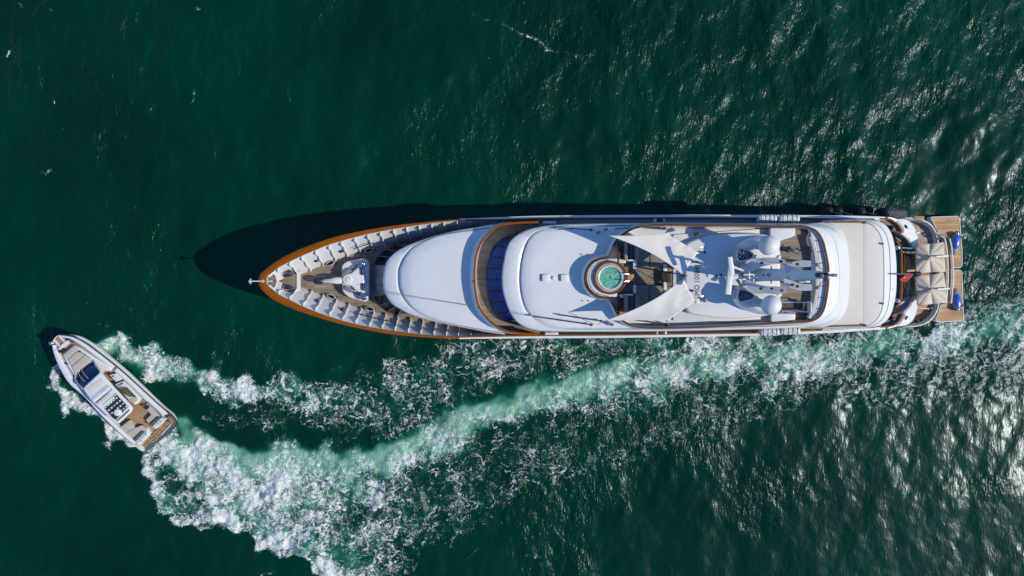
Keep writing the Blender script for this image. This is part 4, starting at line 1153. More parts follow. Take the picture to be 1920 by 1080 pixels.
for xs0, xs1, mt in ((1548, 1619.4, CREAM), (1619.7, 1660, CREAM2)):
    seg = [p for p in awp if xs0 <= p[0] <= xs1]
    if xs0 == 1548:
        poly2 = [(1548,417.4),(1619.4,418),(1619.4,609.6),(1548,612)]
    else:
        poly2 = [tuple(p) for p in smooth_path([(1619.8,418.2),(1634,421.8),(1644.5,432.5),(1651.3,445.5),(1654.9,462),(1656.3,488),(1656.6,512),(1656.3,545),(1654.5,572),(1650.3,586.8),(1642.5,599.5),(1630,608.5),(1619.8,609.8)], 30)]
    MB().slab(pz(poly2, 6.68), 6.45, 6.68, .012).build('awning_panel', mt, YR)
for y0, y1 in ((415.8, 416.8), (612.3, 610.4)):
    MB().rail([P(1552, y0, 6.85), P(1585, (y0+y1)/2, 6.85), P(1620, y1, 6.85)], .09, .14).build('awning_rail', WOOD, YR)
    MB().box(P(1621, y1 + (.4 if y0 < 500 else -.4), 6.8), (.16, .16, .2)).build('awning_stop', DARK, YR)
for (x, y) in ((1653.5,457),(1654,569)):
    MB().cyl(P(x, y, 6.7), .07, 6.5, 6.85, 10).build('awning_stud', DARK, YR)
# mouldings between sundeck rail and awning (two rolled steps)
st0 = smooth_path([(1510,420.5),(1546,425),(1566,434),(1579,454),(1585,486),(1586,515),(1585,547),(1580,572),(1568,592),(1548,605),(1510,612.5)], 60)
st1 = smooth_path([(1545,416.5),(1562,421),(1577,431.5),(1587,452),(1591.5,485),(1592.5,515),(1591.5,548),(1588,575),(1577,596),(1560,608.5),(1545,613.5)], 60)
MB().loft([Q(st0, 7.8), Q(w_(st0, st1, .4), 7.62), Q(w_(st0, st1, .55), 7.3), Q(w_(st0, st1, .9), 7.18), Q(st1, 7.0), Q(st1, 6.5)], False).build('aft_moulding', WHITE, YR)
# ---- main aft deck, quarters, stern deck, swim platforms
MB().slab(pz([(1640,412),(1700,414),(1722,440),(1724,515),(1722,580),(1700,604),(1640,611)], 2.7), 2.3, 2.7, 0).build('aft_main_deck', TEAKW, YR)
# stern deck
MB().slab(pz(round_poly([(1688,416),(1712,412.5),(1734,416),(1749,428),(1756,444),(1760,460),(1777,455),(1784,480),(1786.5,510),(1784,545),(1778,570),(1762,568),(1757,583),(1745,598),(1730,606.5),(1695,607)], 3), 1.55), .9, 1.55, .03).build('stern_deck', TEAKW, YR)
# white quarter bulwarks round the stern corners
for pts in ([(1690,409.5),(1712,411),(1730,414),(1742,420),(1751,431),(1756,445),(1758.5,462)], [(1690,611),(1712,610.5),(1728,608),(1741,602),(1751,591),(1757,579),(1760,565)]):
    pp = smooth_path(pts, 40)
    MB().rail([P(*p, 1.95) for p in pp], .26, .6).build('stern_bulwark', WHITE, YR)
# aft quarter mouldings (white) falling from the main bulwark to the stern deck
qu = [(1660,409.5),(1679,411),(1695.5,411),(1707,417),(1715.5,429),(1720,441),(1721.5,453),(1717,459),(1708,463),(1703,451),(1693,441),(1688.5,437.5),(1692,433),(1688,424),(1681,416.5),(1672,411.5)]
ql = [(1660,614.5),(1679,612),(1697,610),(1709,603),(1717,589),(1720.5,572),(1720,560),(1712,556),(1705,572),(1697,582),(1690,588),(1694,590),(1689,600),(1680,608.5),(1668,612)]
for nm, q in (('far', qu), ('near', ql)):
    qq = smooth_path(q, 60, True)
    top_ = [np.array(P(p[0], p[1], float(np.interp(p[0], [1655, 1690, 1722], [4.15, 3.75, 2.75])))) for p in qq]
    ins = inset(top_, .12)
    ins = [p + np.array([0, 0, .07]) for p in ins]
    MB().loft([setz(top_, 1.6), [p - np.array([0,0,.1]) for p in top_], top_, ins], True, False, True).build('quarter_moulding', WHITE, YR)
# side wells with varnished edges
for well, edge in (([(1640,411.5),(1660,411.5),(1671,413),(1680,419),(1687,426.5),(1689.5,433.5),(1673,432),(1655,425)], [(1640,410.5),(1660,410.5),(1671,412),(1680,417.5),(1687,425),(1690.8,434),(1688.5,436),(1673,433)]),
                   ([(1640,612.5),(1662,611),(1677,608),(1686,600),(1690.5,590),(1675.5,590.5),(1655,602)], [(1640,613.8),(1662,612.3),(1677,609.3),(1687,600.5),(1692,589.5),(1689.5,587),(1675.5,589)])):
    MB().slab(pz(well, 3.4), 2.7, 3.4, 0).build('side_well_floor', M_WELL, YR)
    MB().rail([P(*p, 4.25) for p in smooth_path(edge, 40)], .125, .14).build('quarter_cap_rail', WOOD, YR)
for (x, y) in ((1669.5,427),(1673,597)):
    MB().cyl(P(x, y, 3.5), .17, 3.4, 3.75, 14, .04).build('side_bollard', BLACK, YR)
for (x, y, a) in ((1699.5,425,-55),(1700,596,55)):
    MB().box(P(x, y, 3.72), (.34, .12, .12), R(a), .04).build('stern_fairlead', DARK, YR)
# curved landings beside the stairs
for pts in ([(1676,437),(1688,439),(1697,447),(1704,457),(1705,463),(1692,464),(1688,455),(1680,447)], [(1674,588),(1684,586),(1697,577),(1706,563),(1707,556),(1695,557),(1690,567),(1680,577)]):
    o = MB().slab(pz(round_poly(pts, 2), 2.95), 2.4, 2.95, 0).build('stair_landing', M_WELL if pts[0][1] < 500 else LGREY, YR)
# curved glass screen, wooden rail and settee across the aft deck
gl = smooth_path([(1679,452),(1683.5,457),(1687,466),(1688.5,480),(1689.3,515),(1688.5,545),(1687,560),(1683,570),(1678,576)], 40)
MB().rail([P(*p, 4.35) for p in [q - np.array([3.2, 0]) for q in gl]], .28, .5).build('glass_screen', TEAL, YR)
MB().rail([P(*p, 4.42) for p in [q - np.array([.2, 0]) for q in gl]], .07, .5).build('screen_frame', LGREY, YR)
MB().rail([P(*p, 4.5) for p in [q + np.array([2.6, 0]) for q in gl]], .16, .14).build('aft_deck_rail', WOOD, YR)
for (x, y) in ((1683,464),(1683,564)):
    MB().sphere(P(x, y, 4.4), .2, .2, .2, 14, 8).build('screen_lamp', CHROME, YR)
for y in (465.5, 473):
    MB().tube([P(1691, y, 4.0), P(1706, y, 3.6), P(1717, y-.5, 3.0)], .10, 8).build('stair_handrail', CHROME, YR)
MB().box(P(1705, 469.5, 3.0), (1.1, .22, .8), 0, .02).build('stair_wall', WOOD2, YR)
for k in range(4):
    MB().box(P(1701 + k*4.2, 548.5, 2.7 - k*.2), (.15, .42, .08), 0, .02).build('stair_tread', WHITE2, YR)
MB().box(P(1707, 548.5, 2.1), (1.0, .5, .2), 0).build('stair_base', M_WELL, YR)
MB().tube([P(1696,478,3.6), P(1696,500,3.6), P(1696,540,3.6)], .05, 6).build('deck_bar', WOOD2, YR)
# settees with patterned brown cushions in the cockpit
for y0, y1, where in ((480, 511, 'above the flagstaff'), (513, 543, 'below the red flag')):
    t = thing('settee', P(1708, (y0+y1)/2, 2.7), 'brown patterned cockpit settee ' + where, 'settee', 'cockpit settees')
    MB().slab(pz(round_poly([(1700,y0),(1722,y0),(1722,y1),(1700,y1)], 2), 3.1), 2.7, 3.1, .06).build('seat', M_PATT, t)
    MB().slab(pz(round_poly([(1709,y0),(1722,y0),(1722,y1-12 if y0 < 500 else y1),(1713,y1-12 if y0 < 500 else y1)], 2), 3.4), 3.1, 3.4, .06).build('seat_cushion', M_PATT2, t)
# swim platforms
for pts, nm in ([(1743.5,409),(1746,406),(1795,404.5),(1799,408),(1804,470),(1804,498),(1800,502.5),(1786,503),(1779,470),(1770,448),(1757,440),(1752,424)], 'far'), ([(1787,505),(1800,505.5),(1803.5,509),(1806.5,598),(1804,602),(1760,604.5),(1752,602),(1757,590),(1763,570),(1778,570),(1785,545),(1787.5,520)], 'near'):
    pw = pz(round_poly(pts, 2.5), .55)
    S_ = MB().slab(inset(pw, .07), .1, .6, 0).build('swim_platform', TEAKW, YR)
    MB().loft([setz(pw, .0), setz(pw, .55), setz(inset(pw, .02), .62), setz(inset(pw, .07), .63), setz(inset(pw, .08), .5)], True).build('platform_edge', WHITE2, S_)
    for (x, y) in (((1756,430),(1757,434),(1796,434),(1795,437)) if nm == 'far' else ((1799.5,579),(1802,582),(1787,563),(1800,570))):
        MB().box(P(x, y, .66), (.22, .06, .06), 0, .02).build('platform_cleat', DARK, S_)
MB().slab(pz([(1714,405),(1733.5,405),(1732.5,414.5),(1714,414.5)], 2.0), 1.9, 2.0, .02).build('boarding_step', TEAKW, YR)
# twin curved white coamings on the stern edge
for off in (0, 9.5):
    MB().rail([P(p[0] + off, p[1], 1.75) for p in smooth_path([(1772,447),(1775.5,465),(1777.5,490),(1778,512),(1777.5,535),(1776,555),(1774.5,569)], 30)], .10, .09).build('stern_coaming', WHITE, YR)
MB().tube(smooth_path([P(1759,454,1.6), P(1759.5,444,2.3), P(1764,440.5,2.4), P(1772,441.5,2.3), P(1776,444.5,1.7)], 16), .07, 8).build('boarding_rail', GREY, YR)
# bathing ladder pole and shower stick
MB().tube([P(1722,577.5,2.3), P(1742,579,2.3)], .05, 8).build('boat_pole', WHITE2, YR)
MB().sphere(P(1748,578,1.7), .14, nu=12, nv=8).build('deck_shower', CHROME, YR)
MB().tube([P(1711,574,3.0), P(1722,577.5,2.3)], .03, 6).build('pole_lashing', LGREY, YR)
MB().box(P(1720,436.5,2.9), (.34,.2,.16), R(20), .06).build('stern_light', WHITE2, YR)
# deck shoes row / coiled lines by the lower stern bulwark
for k in range(6):
    x = 1712 + k*5.2; y = 604.5 - k*1.0
    c = P(x, y, 1.65); m = MB()
    for j in range(3): m.tube([c + Vector(((.14-.03*j)*math.cos(a), (.14-.03*j)*math.sin(a), .03*j)) for a in np.linspace(0, 6.1, 14)], .03, 6)
    m.build('coiled_line', WOOD2 if k % 2 else BCUSH, YR)
# non-slip flecks: petals scattered on the far stern deck
m = MB(); rp = random.Random(4)
for k in range(150):
    x = rp.uniform(1712, 1754); y = rp.uniform(420, 454)
    if (x - 1700)/60 + (420 - y)/60 > .95 or rp.random() > .25 + (y-420)/36: continue
    c = P(x, y, 1.565); r_ = rp.uniform(.025, .06); a0 = rp.uniform(0, 6)
    m.add([(c.x + r_*math.cos(a0 + a), c.y + r_*.7*math.sin(a0 + a), 1.56 + .012*(k % 2)) for a in (0, 1.3, 2.5, 3.8, 5.0)], [(0,1,2,3,4)])
o = m.build('scattered_petals', M_plain('petal_red', (.33,.10,.07), .7, var=.3), None); o['kind'] = 'stuff'
tag(o, 'small reddish petals scattered over the pale far stern corner deck', 'petals')
MB().slab(pz(round_poly([(1704,416.5),(1734,417.5),(1748,429),(1755,445),(1756,455),(1723,456),(1720,436)], 3), 1.556), 1.4, 1.556, 0).build('stern_deck_pad', TEAK_PALE, YR)

# ------------------------------------------------------------ things carried on the yacht
# flagstaff with ensign
t = thing('flagstaff', P(1657.5, 513, 6.6), 'dark raked flagstaff with a limp red ensign over the aft deck', 'flagstaff')
MB().tube([P(1657.5,513,6.5), P(1690,513.5,6.2), P(1719,513.5,5.9)], [.07,.06,.05], 10).build('pole', DARK, t)
MB().tube([P(1716,513.3,6.0), P(1725,513.3,6.0)], .16, 12).build('truck', BLACK, t)
fl = [P(1711,515,5.6), P(1698,516,5.7), P(1691,519.5,5.5), P(1687,524,5.2)]; fl2 = [P(1711.5,516.5,4.9), P(1705,524,4.7), P(1699,528,4.6), P(1687.5,526.5,4.8)]
rows = []
for i, (a, b) in enumerate(zip(smooth_path(fl, 12), smooth_path(fl2, 12))):
    rows.append([a*(1-u) + b*u + np.array([0, .05*math.sin(u*7 + i*.6), .08*math.sin(u*6 + i*.9)]) for u in np.linspace(0, 1, 9)])
FLG = MB().loft(rows, False).build('flag', RED, t)
m = MB()
c = P(1695, 520.5, 5.55)
m.loft([[np.array([c.x + .09*math.cos(a), c.y + .08*math.sin(a), 5.62 + .03*math.cos(a)]) for a in np.linspace(0, 6.28, 17)[:-1]]], True, False, True)
m.build('flag_badge', M_plain('badge', (.55,.42,.25), .8), FLG)
sol = FLG.modifiers.new('thick', 'SOLIDIFY'); sol.thickness = .01
# parasols
def parasol(cx, cy, corners, z0, label):
    t = thing('parasol', P(cx, cy, 1.55), label, 'parasol', 'stern parasols')
    c = np.array(P(cx, cy, z0 + .5)); cs = [np.array(P(a, b, z0)) for a, b in corners]
    ring = []
    for i in range(4):
        a, b = cs[i], cs[(i+1) % 4]
        ring.append(a); ring.append((a+b)/2*.995 + c*.005)
    can = None
    for i in range(8):
        a, b = ring[i], ring[(i+1) % 8]
        rows = []
        for u in np.linspace(0, 1, 7):
            sag = np.array([0, 0, -.0*math.sin(math.pi*u)])
            p, q = c*(1-u) + a*u, c*(1-u) + b*u
            rows.append([p + sag*.0, (p+q)/2 + sag*.45, q + sag*.0])
        rows.append([a - np.array([0,0,.14]), (a+b)/2 - np.array([0,0,.13]), b - np.array([0,0,.14])])
        o = MB().loft(rows, False).build('canopy_panel', BEIGE, t, 25)
        s_ = o.modifiers.new('thick', 'SOLIDIFY'); s_.thickness = .012
        MB().tube([c - np.array([0,0,.05]), a - np.array([0,0,.05])], .018, 6).build('rib', LGREY, t)
    MB().tube([c + np.array([0,0,.12]), np.array([c[0], c[1], 1.55])], .035, 8).build('pole', LGREY, t)
    MB().cyl(c, .07, c[2] - .02, c[2] + .16, 10, .02).build('finial', GREY, t)
    for a in (2.6, 4.4, 0.3): MB().tube([c + np.array([0,0,.06]), c + np.array([.32*math.cos(a), .32*math.sin(a), -.02])], .035, 6).build('finial_arm', GREY, t)
    MB().box((c + np.array(P(cx + 30, cy - 1, z0)))/2 + np.array([.25,0,.22]), (1.25, .1, .05), R(2), 0, R(20)).build('tie_strap', WHITE2, t)
    MB().cyl((c[0], c[1], 0), .3, 1.55, 1.66, 18, .03).build('base', GREY, t)
parasol(1742.5, 481, [(1716.5,460),(1770,454),(1773,509),(1717.5,512)], 4.0, 'beige square parasol above the flagstaff, farther from the foam')
parasol(1744.5, 542, [(1715,518.5),(1770,512),(1777,567),(1721,573)], 4.0, 'beige square parasol below the flagstaff, nearer the foam')
# furniture dark base between parasols
# sea scooters on the swim platforms
def scooter(x, y, up, label):
    t = thing('sea_scooter', P(x, y, .63), label, 'sea scooter', 'sea scooters')
    s_ = 1 if up else -1
    L_ = 3.05/2
    def body(lst, nm, mt, z_):
        rr = []
        for (dy, w, z0, h) in lst:
            dy *= .64; w *= .66; z0 *= .9; h *= .8
            c = np.array(P(x, y, .63)); c = c + np.array([.12*dy*s_*(-1 if up else 1)*.6, -s_*dy, 0])
            rr.append([c + np.array([w*math.cos(a), 0, z0 + h*math.sin(a)]) for a in np.linspace(0, 2*math.pi, 15)[:-1]])
        return MB().loft(rr, True, True, True).build(nm, mt, t)
    body([(-1.5,.08,.2,.05),(-1.42,.3,.22,.16),(-1.1,.46,.25,.22),(-.5,.5,.25,.24),(.2,.5,.25,.22),(.8,.42,.23,.19),(1.25,.25,.2,.13),(1.45,.08,.18,.05)], 'hull', GREY, 0)
    body([(-1.05,.1,.48,.02),(-.9,.3,.46,.07),(-.3,.36,.46,.09),(.3,.33,.43,.08),(.62,.2,.38,.06),(.75,.05,.36,.02)], 'deck', BLUE, 0)
    c = np.array(P(x, y, .63)) + np.array([0, s_*.78, 0])
    MB().sphere(c + np.array([.05,0,.4]), .15, .1, .07, 14, 8).build('display', CHROME, t)
    MB().tube([c + np.array([-.3,0,.3]), c + np.array([0,.06*s_,.36]), c + np.array([.3,0,.3])], .04, 8).build('handlebar', BLACK, t)
    for q in (-.75, .75):
        pass
    MB().tube([c + np.array([.2,-.2*s_,.3]), c + np.array([.5,-.3*s_,.28]), c + np.array([.75,-.22*s_,.2])], [.07,.07,.04], 8).build('tow_strap', DARK, t)
scooter(1788.5, 457, True, 'grey and blue sea scooter on the swim platform beside the beige parasol, far half')
scooter(1790.5, 561, False, 'grey and blue sea scooter on the swim platform half nearer the foam')
# life raft canisters
def raft(x0, x1, y, z, label):
    c = (P(x0, y, z) + P(x1, y, z))/2; L = abs(P(x1, y, z).x - P(x0, y, z).x)
    t = thing('life_raft', (c.x, c.y, z - .38), label, 'life raft', 'life raft canisters')
    rr = []
    N_ = 26
    for k in range(N_ + 1):
        u = k/N_; x = (u - .5)*L
        rad = .33*(1 - max(0, abs(u-.5)*2 - .84)/.16*.16) + (.018 if k % 3 == 1 else 0)
        rr.append([np.array([c.x + x, c.y + rad*math.cos(a), c.z + rad*math.sin(a)]) for a in [2*math.pi*i/20 for i in range(20)]])
    MB().loft(rr, True, True, True).build('canister', WHITE2, t)
    for u in (-.36, -.12, .12, .36):
        MB().tube([np.array([c.x + u*L + .015*math.sin(3*a), c.y + .36*math.cos(a), c.z + .36*math.sin(a)]) for a in np.linspace(-.3, 3.45, 14)], .014, 5).build('lashing', GREY, t)
    MB().tube([np.array([c.x + u*L, c.y - .1 + .12*math.sin(u*14), c.z + .35]) for u in np.linspace(-.42, .42, 14)], .012, 5).build('painter_line', LGREY, t)
    for u in (-.3, .3): MB().box((c.x + u*L, c.y, z - .36), (.12, .6, .14)).box((c.x + u*L, c.y, z - 1.2), (.08, .1, 1.7)).build('cradle', LGREY, t)
raft(1421, 1454.5, 410.8, 6.2, 'white life raft canister on the far rail, forward of its pair')
raft(1461, 1497, 410.8, 6.2, 'white life raft canister on the far rail, aft of its pair')
raft(1425, 1459, 621.3, 6.2, 'white life raft canister on the near rail by the foam, forward of its pair')
raft(1462.5, 1498, 619.2, 6.2, 'white life raft canister on the near rail by the foam, aft of its pair')
for (x, y, s_) in ((1236, 413.5, 1), (1240, 623.5, -1)):
    MB().box(P(x, y, 5.75), (.75, .22, .35), HEAD, .03).build('side_light_box', WHITE2, YR)
    MB().box(P(x + 1, y - s_*.4, 5.9), (.5, .2, .16), HEAD, .03).build('side_light', BLACK, YR)
for (x0, x1, y) in ((1018, 1043, 417.5), (1022, 1046, 625)):
    MB().box((P(x0, y, 5.6) + P(x1, y, 5.6))/2, (1.0, .2, .5), HEAD, .06).build('wing_control', WHITE, YR)
# fenders hanging along the far side near the stern
for i, (x, y, w) in enumerate(((1535.5,398.5,'foremost of the row'), (1553,398.8,'second from the front'), (1594,399,'third from the front'), (1639.5,400,'nearest the lying one'))):
    t = thing('fender', P(x, y, .35), 'black upright fender off the far stern side, ' + w, 'fender', 'black fenders')
    c = P(x, y, 0)
    rr = [[np.array([c.x + r*math.cos(a), c.y + r*math.sin(a), z]) for a in [2*math.pi*k/20 for k in range(20)]] for r, z in ((.05,.35),(.24,.42),(.34,.6),(.36,1.0),(.36,1.7),(.33,2.0),(.22,2.2),(.08,2.28))]
    MB().loft(rr, True, True, True).build('body', BLACK, t)
    MB().tube([(c.x, c.y, 2.25), (c.x - .1, c.y - .25, 3.4), (c.x - .1, c.y - .42, 4.5)], .02, 5).build('rope', LGREY, t)
t = thing('fender', P(1680, 400.5, 1.5), 'dark grey fender lying lengthwise along the far side of the stern', 'fender', 'black fenders')
a_, b_ = P(1661, 400.3, 1.85), P(1698, 401.5, 1.85)
MB().tube([a_ + (b_-a_)*u for u in (0, .02, .08, .5, .92, .98, 1)], [.1, .28, .36, .36, .36, .28, .1], 18).build('body', M_plain('grey_fender', (.10,.10,.115), .7, var=.15), t)
for u in (.06, .94):
    q = a_ + (b_-a_)*u; MB().tube([q, q + Vector((0,-.2,.8)), q + Vector((0,-.35,1.6))], .02, 5).build('rope', LGREY, t)
# exercise bike and treadmill on the aft sundeck
t = thing('exercise_bike', P(1495, 469.5, 8.38), 'black exercise bike standing on the aft sundeck teak', 'exercise bike')
MB().tube([P(1463,470,8.55), P(1521,470,8.55)], .05, 8).build('frame', DARK, t)
MB().box(P(1492,470,8.9), (.5,.3,.5), 0, .1).build('flywheel', GREY, t)
MB().tube([P(1492,470,8.9), P(1512,470,9.6)], .045, 8).build('handlebar_post', BLACK, t)
MB().tube([P(1519,465,9.6), P(1517,470,9.65), P(1519,475,9.6)], .04, 8).build('handlebar', BLACK, t)
MB().tube([P(1484,470,8.8), P(1478,470,9.4)], .04, 8).build('seat_post', BLACK, t)
MB().sphere(P(1478,470,9.45), .2, .12, .07, 12, 8).build('saddle', BLACK, t)
for x in (1464, 1520): MB().tube([P(x,464.5,8.45), P(x,475.5,8.45)], .05, 8).build('foot', BLACK, t)
for x, y in ((1496,465.5),(1494,474.5)): MB().box(P(x, y, 8.8), (.2,.1,.05)).build('pedal', BLACK, t)
t = thing('treadmill', P(1492, 575, 8.38), 'treadmill with dark belt and steel side rails on the aft sundeck', 'treadmill')
MB().slab(pz(round_poly([(1465,566),(1515,566.5),(1515.5,584.5),(1465,585)], 2), 8.62), 8.4, 8.62, .04).build('deck', LGREY, t)
MB().slab(pz([(1466,568),(1512,568),(1512,583),(1466,583)], 8.65), 8.6, 8.65, 0).build('belt', M_plain('belt_brown', (.085,.065,.055), .7, var=.3), t)
for k in range(9):
    MB().cyl(P(1472 + k*4.6, 572 + (k*7 % 9), 8.66), .055, 8.64, 8.665, 8).build('belt_stud', BLACK, t)
for y in (564.5, 586.5):
    s_ = 1 if y < 575 else -1
    MB().tube(smooth_path([P(1461, y + s_*1.5, 9.3), P(1473, y - s_*.5, 9.45), P(1487, y + s_*2, 9.4), P(1503, y + s_*2.2, 9.4), P(1519, y + s_*1.5, 9.4), P(1521, y + s_*4, 9.3)], 20), .045, 8).build('handrail', CHROME, t)
MB().box(P(1518.5, 575.5, 9.2), (.14, .7, .5), 0, .04).build('console', LGREY, t)
# shade sails
def sail(c4, sagz, label, conc):
    """c4: four (px, py, z) corners in order; edges drawn in by conc"""
    W = [np.array(P(*c)) for c in c4]
    t = thing('shade_sail', tuple((W[0] + W[1] + W[2] + W[3])/4), label, 'shade sail', 'sundeck shade sails')
    ctr = sum(W)/4
    def edge(a, b, k, u):
        p = a*(1-u) + b*u; pull = ctr - (a+b)/2; pull /= (np.linalg.norm(pull) + 1e-6)
        return p + pull * k * 4*u*(1-u)*.25 * np.linalg.norm(b-a)
    n = 22; rows = []
    for i in range(n + 1):
        u = i/n; row = []
        for j in range(n + 1):
            v = j/n
            e0, e1 = edge(W[0], W[1], conc[0], u), edge(W[3], W[2], conc[2], u)
            f0, f1 = edge(W[0], W[3], conc[3], v), edge(W[1], W[2], conc[1], v)
            q = e0*(1-v) + e1*v + f0*(1-u) + f1*u - (W[0]*(1-u)*(1-v) + W[1]*u*(1-v) + W[2]*u*v + W[3]*(1-u)*v)
            wr = .035*math.sin((u*9 + v*14))*u*v*(1-u)*(1-v)*16 + .07*math.sin(v*30 + u*5)*max(0, u-.5)*(1-abs(2*v-1)) + .05*math.sin(u*24 - v*6)*max(0, v-.55)*(1-abs(2*u-1))
            q = q + np.array([0, 0, -sagz*16*u*(1-u)*v*(1-v) + wr])
            row.append(q)
        rows.append(row)
    o = MB().loft(rows, False).build('cloth', SAIL, t)
    s_ = o.modifiers.new('thick', 'SOLIDIFY'); s_.thickness = .012
    return t, W
t, W = sail([(1139,441,11.3),(1249,436,11.0),(1310,472,10.6),(1281.5,517,11.2)], .12, 'off-white shade sail over the far side of the sundeck, crossed by the mast shadow', [.22, .1, .12, .30])
for c, b in ((W[1], P(1252,431,8.4)), (W[2], P(1309,470,8.4))):
    MB().tube([c + np.array([0,0,.1]), b], .045, 8).build('pole', DARK, t)
MB().tube([W[0], P(1130,434,8.5)], .02, 6).build('tether', LGREY, t)
MB().tube([W[3], P(1268,536,9.2)], .03, 6).build('tether', DARK, t)
MB().cyl(W[3], .1, 10.9, 11.4, 10, .02).build('clamp', DARK, t)
MB().tube([P(1283,517,11.1), P(1288,517,8.9)], .06, 8).build('pole', DARK, t)
t, W = sail([(1131,602,10.3),(1252,602.5,10.5),(1305,566,10.4),(1281.5,519.5,11.0)], .12, 'off-white shade sail over the near side of the sundeck, mostly sunlit', [.12, .14, .12, .34])
for c, b in ((W[1], P(1253,609,8.4)), (W[2], P(1312,567,8.4))):
    MB().tube([c + np.array([0,0,.1]), b], .045, 8).build('pole', LGREY, t)
MB().tube([W[0], P(1120,610,8.4)], .02, 6).build('tether', LGREY, t)
# ------------------------------------------------------------ the small motorboat
def B(x, y, z): return np.array(P(80 + x/4.32, 610 + y/4.32, z))
def BP(pts, z): return [B(a, b, z) for a, b in pts]
BR_ = thing('motorboat', tuple(B(560, 560, 0)), 'small white open motorboat with teak decks and a hardtop, turning at speed', 'motorboat')
HO = [(75,150),(95,105),(130,78),(185,82),(240,95),(340,148),(430,213),(540,298),(640,380),(740,470),(860,580),(960,670),(1040,735),(1076,790),(1000,882),(900,962),(822,1022),(760,988),(600,852),(450,702),(330,572),(215,470),(140,350),(98,250),(80,190)]
ho = smooth_path(HO, 120, True)
def zb(p):   # sheer: higher at the bow
    d = (p[0]*.73 + p[1]*.68); return float(np.interp(d, [150, 700, 1250, 1340], [1.75, 1.5, 1.2, .75]))
topb = [B(p[0], p[1], zb(p)) for p in ho]
bx = np.array([-.73, .68, 0])
cb_ = B(560, 560, 0)
wl = inset(setz(topb, 0), .32)
MB().loft([setz(inset(topb, .5), -.4), setz(wl, .0), [a*.35 + b*.65 for a, b in zip(wl, topb)], topb], True).build('hull', WHITE, BR_)
MB().rail([p - np.array([0, 0, .1]) for p in inset(topb, -.02)], .09, .12, closed=True).build('rub_rail', DARK, BR_)
MB().slab(setz(inset(topb, .1), .55), .3, .55, 0).build('deck_base', WHITE2, BR_)
# gunwales
def strip(o_, i_, z0, z1, name, mat, n=40, drop=.5):
    a = smooth_path(o_, n); b = smooth_path(i_, n)
    za = np.linspace(z0, z1, n)
    A_ = [B(p[0], p[1], z) for p, z in zip(a, za)]; C_ = [B(p[0], p[1], z) for p, z in zip(b, za)]
    d = np.array([0, 0, -drop]); up = np.array([0, 0, .05])
    return MB().loft([[p + d*.3 for p in A_], A_, [p*.8 + q*.2 + up for p, q in zip(A_, C_)], [p*.25 + q*.75 + up for p, q in zip(A_, C_)], C_, [p + d for p in C_]], False).build(name, mat, BR_)
strip([(130,79),(240,96),(340,149),(430,214),(540,299),(640,381),(740,471),(860,581),(960,671),(1010,712)], [(133,88),(232,115),(322,170),(405,235),(515,318),(612,402),(712,492),(828,606),(925,700),(968,745)], 1.8, 1.32, 'gunwale', WHITE)
strip([(77,160),(80,190),(98,250),(140,350),(215,470),(330,572),(450,702),(600,852),(740,970)], [(100,160),(112,195),(142,250),(190,335),(252,440),(352,553),(472,683),(620,830),(752,945)], 1.8, 1.3, 'gunwale', WHITE)
# bow
def bslab(pts, z0, z1, name, mat, r=.03, parent=None, rnd=6):
    return MB().slab(BP(round_poly(pts, rnd, 3), z1), z0, z1, r).build(name, mat, parent or BR_)
bslab([(85,130),(130,92),(180,150),(120,195),(98,180)], .5, 1.62, 'bow_platform', TEAKB)
bslab([(118,180),(195,120),(212,138),(135,203)], .5, 1.78, 'bow_beam', WHITE, .05)
bslab([(85,125),(97,115),(140,165),(128,175)], .5, 1.72, 'bow_trim', WHITE)
bslab([(120,88),(133,85),(190,140),(180,150)], .5, 1.72, 'bow_trim', WHITE)
q = B(66, 146, 1.7)
m = MB().sphere(q, .16, .16, .12, 14, 8).tube([q, B(82, 160, 1.7), B(92, 190, 1.75)], .05, 8); m.build('anchor_roller', CHROME, BR_)
MB().box(B(150, 200, 1.6), (.5, .3, .25), R(35), .06).build('windlass', BLACK, BR_)
MB().box(B(240, 128, 1.75), (.4, .25, .16), R(-15), .04).build('bow_cleat', CHROME, BR_)
MB().tube([B(100, 200, 1.9), B(130, 200, 2.0), B(150, 180, 2.0)], .02, 6).build('bow_rail', CHROME, BR_)
MB().tube(smooth_path([B(195,125,1.9), B(235,120,2.2), B(262,135,2.1), B(255,155,1.7)], 12), .025, 6).build('bow_rail', CHROME, BR_)
# teak side decks
bslab([(160,195),(230,120),(262,128),(330,170),(420,240),(500,305),(575,365),(555,385),(470,300),(380,230),(300,180),(235,165),(160,235)], .5, 1.32, 'side_deck', TEAKB, 0)
bslab([(560,350),(640,420),(740,510),(845,612),(825,640),(700,520),(600,430),(520,390),(500,380)], .4, 1.0, 'side_deck', TEAKB, 0)
bslab([(145,205),(200,335),(262,445),(350,550),(470,680),(600,815),(590,830),(440,680),(320,550),(240,445),(180,345)], .4, 1.2, 'side_deck', TEAKB, 0)
# foredeck trunk with sun pad
bslab([(158,232),(248,160),(300,182),(400,248),(470,292),(560,345),(548,372),(480,372),(320,512),(268,432),(205,335)], .5, 1.68, 'foredeck_trunk', WHITE, .08, rnd=14)
for pts in ([(168,236),(246,172),(290,200),(200,272)], [(202,276),(292,203),(340,238),(231,327)], [(233,331),(343,241),(392,282),(265,404)]):
    bslab(pts, 1.6, 1.82, 'foredeck_sun_pad', BCUSH, .05)
for (x, y) in ((300,212),(193,312)): MB().cyl(B(x, y, 1.8), .06, 1.7, 1.9, 10, .02).build('cup_holder', DARK, BR_)
MB().tube([B(302,214,1.9), B(350,240,1.9), B(388,268,1.9)], .025, 6).build('grab_handle', CHROME, BR_)
